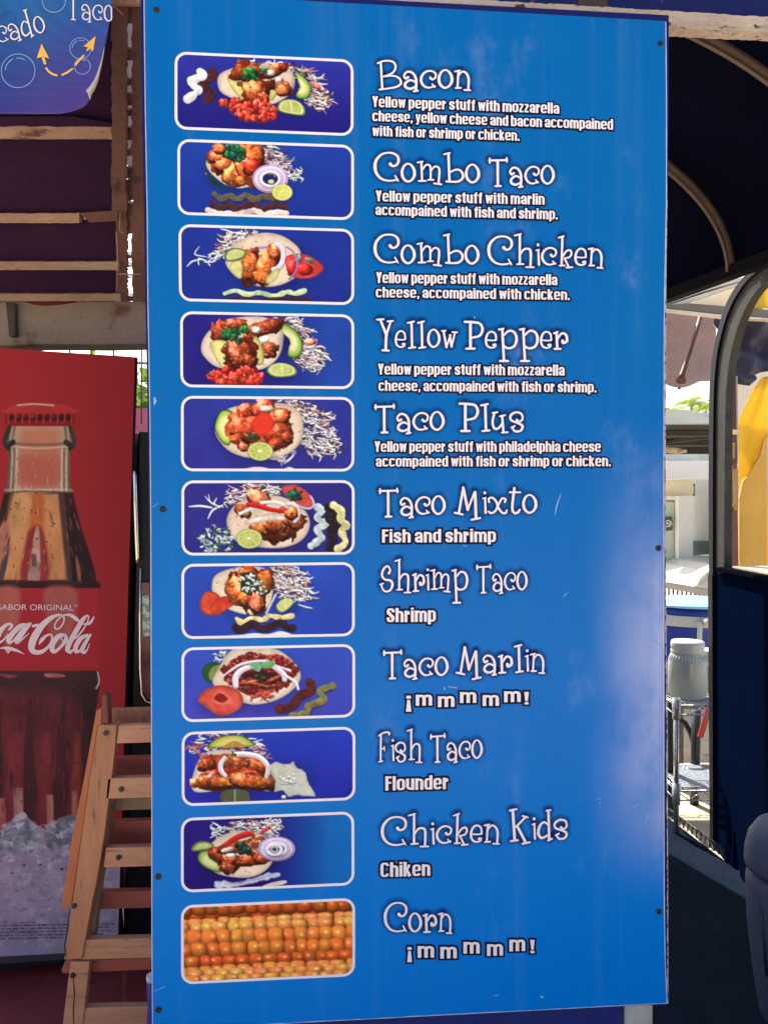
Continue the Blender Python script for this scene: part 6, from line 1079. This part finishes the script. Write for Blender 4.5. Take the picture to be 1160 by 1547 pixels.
# ---- palms far behind
def palm(x, y, Y, r, seed, label):
    c = W(x, y, Y); t = thing('palm_tree', label, 'palm tree', (c.x, c.y, 0), 'palms behind the carport'); rs = np.random.RandomState(seed)
    m = MB(); m.tube([(c.x + .15 * math.sin(i / 5), c.y, c.z * i / 8) for i in range(9)], [.16 - .008 * i for i in range(9)], 8); m.build('trunk', mat('palm_bark', lin(130, 110, 88), lin(100, 84, 66), scale=14, rough=.9, bump=.5), t)
    V, Fc = [], []; tip = Vector((c.x + .15 * math.sin(8 / 5), c.y, c.z))
    for k in range(34):
        a = rs.rand() * 6.28; el = -.2 + 1.3 * rs.rand(); d = Vector((math.cos(a) * math.cos(el), math.sin(a) * math.cos(el), math.sin(el))); sdv = d.cross(Vector((0, 0, 1))).normalized(); prev = None
        for i in range(15):
            q = i / 14; p = tip + d * (r * q) - Vector((0, 0, r * .75 * q * q)); l = r * .24 * math.sin(math.pi * min(1, .12 + q * .88)) + .02
            for sg in (-1, 1):
                k0 = len(V); e = p + sdv * (sg * l) - Vector((0, 0, l * .45)) + d * (.3 * l); V += [tuple(p), tuple(p + d * r * .035), tuple(e)]; Fc.append((k0, k0 + 1, k0 + 2))
    arr_mesh('crown', V, Fc, mat('palm_leaf', lin(150, 160, 60), lin(110, 136, 50), scale=1, rough=.5, transl=.55, c3=lin(190, 180, 80), s3=2), t)
palm(1041, 611, 60, 1.9, 1, 'small palm tree standing highest over the carport roof'); palm(1063, 615, 62, 1.8, 2, 'yellowish palm tree close to the dark kiosk post over the carport'); palm(1014, 623, 64, 1.7, 3, 'palm tree close to the edge of the blue sign over the carport'); palm(1080, 613, 58, 1.8, 4, 'palm tree half hidden behind the dark kiosk post')
# ---- carport, white house, car
cp = thing('carport', 'flat dark carport roof on beams with a pale fascia, in front of the white house', 'carport', (3.0, 8.0, 0))
Zr = EYE + (CY - 641) / F * 6.6; x0, x1 = -1.0, 7.5
M_CPD = mat('carport_under', lin(32, 34, 34), lin(20, 22, 24), scale=3, rough=.9); M_CPB = mat('carport_beam', lin(72, 72, 70), lin(50, 52, 52), scale=6, rough=.8)
m = MB(); m.box(x0, x1, 6.6, 9.7, Zr, Zr + .04); m.build('roof_sheet', M_CPD, cp); m = MB(); m.box(x0, x1, 6.5, 6.597, Zr - .002, Zr + .05); m.build('fascia', mat('fascia_grey', lin(200, 206, 208), lin(176, 182, 186), scale=5, rough=.6), cp)
for y_, h_ in ((7.1, .05), (8.0, .06), (9.0, .07)): m = MB(); m.box(x0, x1, y_, y_ + .08, Zr - h_, Zr - .002); m.build('beam', M_CPB, cp)
for a, b in (((2.2, 6.7), (2.9, 8.8)), ((3.4, 6.7), (2.6, 8.8))): m = MB(); m.bar((a[0], a[1], Zr - .03), (b[0], b[1], Zr - .03), .03, .04); m.build('brace', M_CPB, cp)
for x_, y_ in ((x0 + .1, 6.7), (x1 - .1, 6.7), (x0 + .1, 8.8), (x1 - .1, 8.8)): m = MB(); m.box(x_ - .04, x_ + .04, y_ - .04, y_ + .04, 0, Zr - .001); m.build('post', M_CPB, cp)
m = MB(); m.tube([W(1006, 679, 7.0), W(1028, 682, 7.0)], .03, 8); m.tube([W(1028, 680, 7.0), W(1029, 685, 7.0)], .05, 8); m.build('lamp_tube', mat('tube_cream', lin(216, 196, 170)), cp)
ho = thing('white_house', 'white rendered house front with a framed glass door and a pilaster, behind the railing', 'house', (4.2, 10.6, 0))
M_HW = mat('house_white', lin(250, 249, 244), lin(244, 242, 236), scale=2, rough=.85, bump=.05); M_HC = mat('house_cream', lin(240, 234, 214), lin(230, 224, 202), scale=2, rough=.85); M_HG = mat('house_grey', lin(216, 218, 212), lin(204, 208, 204), scale=2, rough=.85)
hz = lambda y, Y: EYE + (CY - y) / F * Y; hx = lambda x, Y: (x - CX) / F * Y
m = MB(); m.box(hx(960, 10.6), hx(1046, 10.6), 10.6, 10.8, 0, 2.95); m.build('front_wall', M_HC, ho)
m = MB(); m.box(hx(1046, 10.6), 9, 10.9, 11.1, 0, 2.95); m.build('rear_wall', M_HG, ho); m = MB(); m.box(hx(1045, 10.88), 8.9, 10.87, 10.896, .02, hz(817, 10.88)); m.build('dado', mat('dado_teal', lin(120, 136, 136), lin(104, 120, 122), scale=3, rough=.8), ho)
m = MB(); m.box(hx(960, 10.3), 9, 10.3, 10.56, hz(724, 10.3), hz(696, 10.3)); m.build('lintel', M_HW, ho)
m = MB(); m.box(hx(1022.5, 10.45), hx(1044, 10.45), 10.4, 10.597, 0, hz(749, 10.45)); m.build('pilaster', M_HW, ho); m = MB(); m.box(hx(985, 10.5), hx(1022.4, 10.5), 10.5, 10.597, hz(755, 10.5), hz(749.5, 10.5)); m.build('door_head', M_HW, ho)
dr = MB(); dr.box(hx(985, 10.55), hx(1018.5, 10.55), 10.55, 10.597, .02, hz(758, 10.55)); d_ = dr.build('door', mat('door_pale', lin(206, 222, 210), lin(186, 206, 198), scale=2, rough=.2), ho)
m = MB(); m.box(hx(1018.6, 10.54), hx(1022, 10.54), 10.53, 10.597, .0, hz(756, 10.54)); m.build('door_frame', mat('door_frame', lin(150, 160, 150), rough=.5), ho)
sg_ = thing('door_sign', 'small dark square sign with a white crossed circle on the house door', 'sign', W(1010, 790, 10.5))
pprism('plate', [(998, 781), (1015, 780), (1015.5, 801), (998, 803)], 10.5, .01, mat('sign_dark', lin(84, 92, 92), rough=.4), sg_)
ink('no_smoking_mark', [(True, [(1008.5 + 4.6 * math.cos(a), 791 + 4.6 * math.sin(a), .9) for a in [i * .314 for i in range(20)]]), (False, [(1005.5, 788, .8), (1011.5, 794.5, .8)]), (False, [(1004, 792, .7), (1013, 790, .7)])], lambda x, y, o: W(x, y, 10.49 - o), mat('sign_white', lin(236, 236, 230)), sg_, 0)
pf = thing('picture_frame', 'small dark framed notice on the grey house wall by the pilaster', 'picture', W(1046, 740, 10.8))
pprism('frame', [(1043.5, 732), (1049, 731), (1049, 749), (1044, 748)], 10.84, .03, mat('frame_black', lin(50, 50, 48)), pf); pprism('sheet', [(1044.6, 734), (1047.8, 733.4), (1047.8, 746.6), (1044.8, 746)], 10.83, .005, mat('notice', lin(206, 214, 208)), pf)
car = thing('parked_car', 'white parked car showing only its rounded front wing and wheel past the railing', 'car', ((1047 - CX) / F * 9.0, 9.0, 0))
M_CAR = mat('car_white', lin(222, 222, 216), lin(212, 212, 208), scale=2, rough=.2, spec=.6, var=.02); cxw = hx(1047, 9.0) + .36; cz0 = hz(900, 9.0)
prof = [(.03, .30), (.0, .52), (.01, .68), (.07, .78), (.17, .86), (.34, .92), (1.0, .99), (1.6, 1.42), (2.9, 1.46), (3.5, 1.0), (3.9, .95), (4.0, .4), (3.9, .28), (3.36, .28)]
wa = [(3.36 - .33 + .33 * math.cos(t), .32 + .33 * math.sin(t)) for t in [math.pi * k / 12 for k in range(1, 12)]]; wb = [(.45 + .36 * math.cos(t), .35 + .36 * math.sin(t)) for t in [math.pi * k / 12 for k in range(0, 13)]]
body = prof + wa + [(2.7, .28), (.82, .28)] + wb + [(.07, .3)]
m = MB(); m.prism([(cxw - .36 + x, 9.0, z) for x, z in body], (0, 1.62, 0)); m.build('body', M_CAR, car, .06, 4)
for xw in (cxw + .09, cxw + 2.67):
    m = MB(); m.tube([(xw, 9.06, .32), (xw, 9.08, .32), (xw, 9.24, .32), (xw, 9.26, .32)], [.27, .31, .31, .27], 28); wh = m.build('wheel', mat('tyre', lin(30, 30, 32), rough=.9), car); m = MB(); m.tube([(xw, 9.045, .32), (xw, 9.06, .32)], [.17, .2], 24); m.build('rim', mat('alloy', lin(150, 152, 154), rough=.3, metal=.8), wh)
m = MB(); m.prism([(cxw - .36 + x, 8.99, z) for x, z in ((1.15, .99), (1.68, 1.36), (2.8, 1.39), (3.3, 1.0))], (0, 1.64, 0)); m.build('side_window', mat('car_glass', lin(40, 48, 52), rough=.08, spec=.8), car)
m = MB(); m.prism([(cxw - .36 + x, 8.985, z) for x, z in ((.03, .70), (.08, .77), (.15, .82), (.16, .76), (.10, .70))], (0, .25, 0)); m.build('headlight', mat('lamp_glass', lin(200, 206, 206), rough=.1), car)
# ---- railing
ra = thing('railing', 'low white railing with thin bars crossing in front of the house', 'railing', W(1040, 900, 7))
rl = inv2(1000, 7.2, 1080, 6.7)
m = MB(); m.bar(W(985, 880.5, rl(985)), W(1110, 902, rl(1110)), .05, .05); m.build('top_rail', mat('rail_white', lin(226, 214, 200), lin(196, 186, 176), scale=9), ra)
for x in np.arange(990, 1110, 6.6): m = MB(); p = W(x, 884 + (x - 1000) * .17, rl(x)); m.tube([p, (p.x, p.y, .05)], .008, 6); m.build('bar', mat('rail_bar', lin(120, 108, 96), rough=.6), ra)
# ---- round blue and white cooler, jars, wire shelf
dc = thing('drum_cooler', 'big round blue drinks drum with a white band, pale blue lid and white tap', 'drum cooler', W(1046, 1010, 4.75))
c = W(1046, 1010, 4.75); rr = .30; zt = hz(921, 4.45); zb = .45
m = MB(); m.lathe([(rr * .94, zb - 0), (rr, zb + .03), (rr, hz(949, 4.45) - .003)], (c.x, c.y, 0)); m.build('lower_body', mat('drum_blue', lin(34, 66, 160), lin(26, 50, 136), scale=5, rough=.35), dc)
m = MB(); m.lathe([(rr + .003, hz(949, 4.45)), (rr + .006, hz(947, 4.45)), (rr + .006, hz(934, 4.45)), (rr + .003, hz(932.5, 4.45))], (c.x, c.y, 0)); m.build('white_band', mat('drum_white', lin(206, 208, 200), lin(186, 190, 186), scale=5, rough=.4), dc)
m = MB(); m.lathe([(rr, hz(932.5, 4.45) + .002), (rr, zt), (rr - .02, zt + .001)], (c.x, c.y, 0)); m.build('upper_body', _m['drum_blue'], dc)
m = MB(); m.lathe([(rr + .012, zt + .002), (rr + .016, zt + .008), (rr + .01, zt + .018), (rr - .02, zt + .022), (rr * .5, zt + .028), (.001, zt + .028)], (c.x, c.y, 0), 48); m.build('lid', mat('lid_blue', lin(150, 205, 232), lin(126, 186, 222), scale=5, rough=.3), dc)
m = MB(); a = W(1058, 938, 4.4); m.tube([W(1055.5, 985, 4.42), W(1056, 960, 4.42), W(1057, 940, 4.42)], .014, 10); m.tube([W(1060, 938, 4.44), W(1072, 938, 4.42)], .02, 10); m.tube([W(1068, 936, 4.40), W(1068, 946, 4.40)], .018, 10); m.build('tap', mat('tap_white', lin(206, 208, 196), rough=.4), dc)
# crate table that carries the drum
tb = thing('drum_stand', 'low dark stand carrying the round blue drum behind the wire shelf', 'stand', (c.x, c.y, 0)); m = MB(); m.box(c.x - .32, c.x + .32, c.y - .3, c.y + .3, zb - .035, zb - .002); m.build('top', M_GB, tb)
for sx in (-1, 1):
    for sy in (-1, 1): m = MB(); m.box(c.x + sx * .28 - .02, c.x + sx * .28 + .02, c.y + sy * .26 - .02, c.y + sy * .26 + .02, 0, zb - .036); m.build('leg', M_GB, tb)
def jar(x, y0, y1, Y, r, label, lid=True):
    b = W(x, y1, Y); t = thing('plastic_jar', label, 'jar', b, 'white jars on the wire shelf'); H = (y1 - y0) / F * Y
    m = MB(); m.lathe([(0.001, 0), (r * .92, 0), (r, .012), (r, H * .60), (r * .97, H * .68), (r * .88, H * .76), (r * .84, H * .79), (r * .84, H * .80), (.001, H * .80)], b, 36); m.build('body', mat('jar_plastic', lin(164, 170, 164), lin(146, 154, 150), scale=6, rough=.4), t)
    m = MB(); m.lathe([(r * .87, H * .80), (r * .88, H * .83), (r * .84, H * .86), (r * .87, H * .88), (r * .87, H * .97), (r * .83, H), (.001, H)], b, 36); m.build('lid', mat('jar_lid', lin(180, 186, 180), rough=.4), t)
    for k in range(18):
        a = math.pi * (1 + k / 17); m = MB() if k == 0 else m; p = lambda f, z: Vector((b.x + r * f * math.cos(a), b.y + r * f * math.sin(a), b.z + z)); m.tube([p(.99, H * .66), p(.91, H * .75)], .0022, 5)
    m.build('shoulder_rib', mat('jar_rib', lin(196, 200, 194)), t); return t
j1 = jar(1038, 968, 1051, 3.86, .092, 'big white plastic jar with a ribbed shoulder and a faint stained label')
pts = [(1041, 1003), (1048, 1003), (1048, 1026), (1041, 1028)]; o = arr_mesh('label_stain', [W(x, y, 3.757) for x, y in pts], [(0, 1, 2, 3)], mat('faded_label', lin(180, 166, 146), lin(176, 178, 170), scale=30, mix=(.3, .7)), j1)
jar(1079, 981, 1051, 3.98, .075, 'smaller white plastic jar half hidden behind the dark kiosk post')
sh = thing('wire_shelf', 'chromed wire shelf rack with a white jar on its top tier', 'wire shelf', W(1045, 1240, 3.85))
M_CH = mat('chrome_wire', lin(206, 210, 206), lin(170, 174, 172), scale=20, rough=.25, metal=.75); zt_ = hz(1052, 3.86); zl = hz(1182, 3.8)
X0, X1, Y0, Y1 = hx(1021, 3.7), hx(1021, 3.7) + .75, 3.70, 4.08
for x_, y_ in ((X0, Y0), (X1, Y0), (X0, Y1), (X1, Y1)): m = MB(); m.tube([(x_, y_, .0), (x_, y_, zt_ + .03)], .0125, 12); p_ = m.build('post', M_CH, sh)
for z in (zt_, zl):
    m = MB()
    for dz in (0, -.045):
        for a, b in (((X0, Y0), (X1, Y0)), ((X0, Y1), (X1, Y1)), ((X0, Y0), (X0, Y1)), ((X1, Y0), (X1, Y1))): m.tube([(*a, z - .006 + dz), (*b, z - .006 + dz)], .004, 6)
    for yy in (Y0, Y1):
        n = 12
        for k in range(n): xa, xb = X0 + (X1 - X0) * k / n, X0 + (X1 - X0) * (k + 1) / n; m.tube([(xa, yy, z - .006 - .045 * (k % 2)), (xb, yy, z - .006 - .045 * ((k + 1) % 2))], .003, 5)
    for k in range(36): x_ = X0 + (X1 - X0) * (k + .5) / 36; m.tube([(x_, Y0, z - .003), (x_, Y1, z - .003)], .0024, 5)
    m.build('tier', M_CH, sh)
    m = MB(); m.tube([(X0, Y0, z - .07), (X0, Y0, z + .03)], .019, 12); m.build('collar', mat('collar_grey', lin(190, 194, 190), rough=.35, metal=.5), sh)
m = MB(); m.box(X0 + .03, X1 - .02, Y0 + .03, Y1 - .03, zl, zl + .002); pm = m.build('perforated_mat', mat('perforated', lin(150, 158, 164), lin(40, 46, 54), scale=90, rough=.5, mix=(.47, .53)), sh)
rp = thing('dark_post', 'dark round post standing close behind the wire shelf', 'post', W(1014, 1240, 4.0)); m = MB(); m.tube([W(1012, 1000, 3.95), W(1013, 1120, 3.95), (W(1013, 1240, 3.95).x, 3.95, 0)], .017, 12); m.build('post', mat('post_dark', lin(30, 30, 34), rough=.5), rp)
hs = thing('black_hose', 'black rubber hose looping behind the wire shelf onto a dark pipe', 'hose', W(1048, 1130, 4.15)); m = MB(); m.tube([W(x, y, 4.15) for x, y in ((1008, 1086), (1022, 1084), (1034, 1092), (1042, 1106), (1047, 1122), (1049, 1140))], .014, 10); m.build('hose', mat('rubber', lin(28, 28, 30), rough=.6), hs)
m = MB(); m.tube([W(1051, 1072, 4.12), W(1050, 1142, 4.1), (W(1048, 1142, 4.1).x, 4.1, 0)], .024, 12); m.build('pipe', mat('pipe_dark', lin(60, 62, 64), lin(44, 46, 48), rough=.4, metal=.4), hs)
rs_ = thing('red_handle', 'red plastic handle hanging under the top tier of the wire shelf', 'handle', W(1063, 1095, 4.0)); m = MB(); m.bar(W(1070, 1070, 4.0), W(1057, 1114, 4.0), .03, .012, (1, 0, 0)); m.build('grip', mat('red_plastic', lin(206, 60, 50), lin(170, 40, 36), rough=.4), rs_, .003)
tp = thing('tan_board', 'narrow tan board leaning upright behind the wire shelf', 'board', W(1028, 1240, 4.3)); pprism('board', [(1024, 1060), (1032, 1060), (1032, CY + F * EYE / 4.3), (1024, CY + F * EYE / 4.3)], 4.3, .02, mat('tan_wood', lin(126, 108, 92), lin(100, 84, 70), scale=8, rough=.8), tp)
bc = thing('low_wire_fence', 'ankle high wire edging along the dark floor by the sunlit ground', 'edging', W(1065, 1275, 3.6)); m = MB()
ea, eb = Vector((hx(1008, 3.88), 3.92, .02)), Vector((hx(1092, 3.42), 3.42, .02))
for k in range(14): p, q_ = ea + (eb - ea) * (k / 14), ea + (eb - ea) * ((k + 1) / 14); m.tube([p, p + Vector((0, 0, .04)), q_, q_ + Vector((0, 0, .04))], .003, 5)
m.tube([ea + Vector((0, 0, .04)), eb + Vector((0, 0, .04))], .004, 5); m.build('wire', mat('edging_wire', lin(70, 72, 74), rough=.5, metal=.5), bc)
# ---- floors and ground
G_ = MB(); G_.grid(lambda u, v: Vector((-400 + 800 * u, -300 + 900 * v, 0)), 2, 2); tag(G_.build('ground', mat('sandy_ground', lin(206, 190, 160), lin(180, 164, 138), scale=.7, rough=.95, bump=.3, bscale=20, c3=lin(150, 132, 110), s3=6)), kind='structure')
def ext(a, b, t): return (a.x + (b.x - a.x) * t, a.y + (b.y - a.y) * t)
floor_sheet('rubber_floor', [ext(ea, eb, -1.2), (.45, 3.2), (.45, .6), (3.0, .6), ext(ea, eb, 2.4)], .012, mat('rubber_mat', lin(30, 39, 52), lin(20, 27, 39), scale=6, rough=.6, bump=.8, bscale=55, spec=0.0, var=.2, stretch=(1, .5, 1)))
# ---- grey plastic bin at the lower right
bi = thing('plastic_bin', 'grey plastic bin with a domed lid standing on the dark floor by the kiosk', 'bin', (hx(1212, 2.3), 2.3, 0))
bx_, by_ = hx(1212, 2.3), 2.3; M_BIN = mat('bin_grey', lin(66, 80, 102), lin(56, 69, 90), scale=4, rough=.5, spec=.08)
m = MB(); m.lathe([(.001, .015), (.105, .015), (.118, .05), (.135, .16), (.152, .32), (.156, .44), (.152, .465), (.14, .475)], (bx_, by_, 0), 48); m.build('body', M_BIN, bi); m = MB(); m.lathe([(.142, .478), (.158, .484), (.160, .50), (.158, .53), (.148, .575), (.125, .61), (.09, .63), (.04, .638), (.001, .64)], (bx_, by_, 0), 48); m.build('lid', M_BIN, bi)
m = MB(); m.tube([(bx_ - .152, by_ - .035, .40), (bx_ - .148, by_ - .05, .38), (bx_ - .142, by_ - .055, .30), (bx_ - .133, by_ - .05, .2)], .004, 8); m.build('moulded_groove', mat('bin_dark', lin(36, 40, 50), rough=.4), bi)
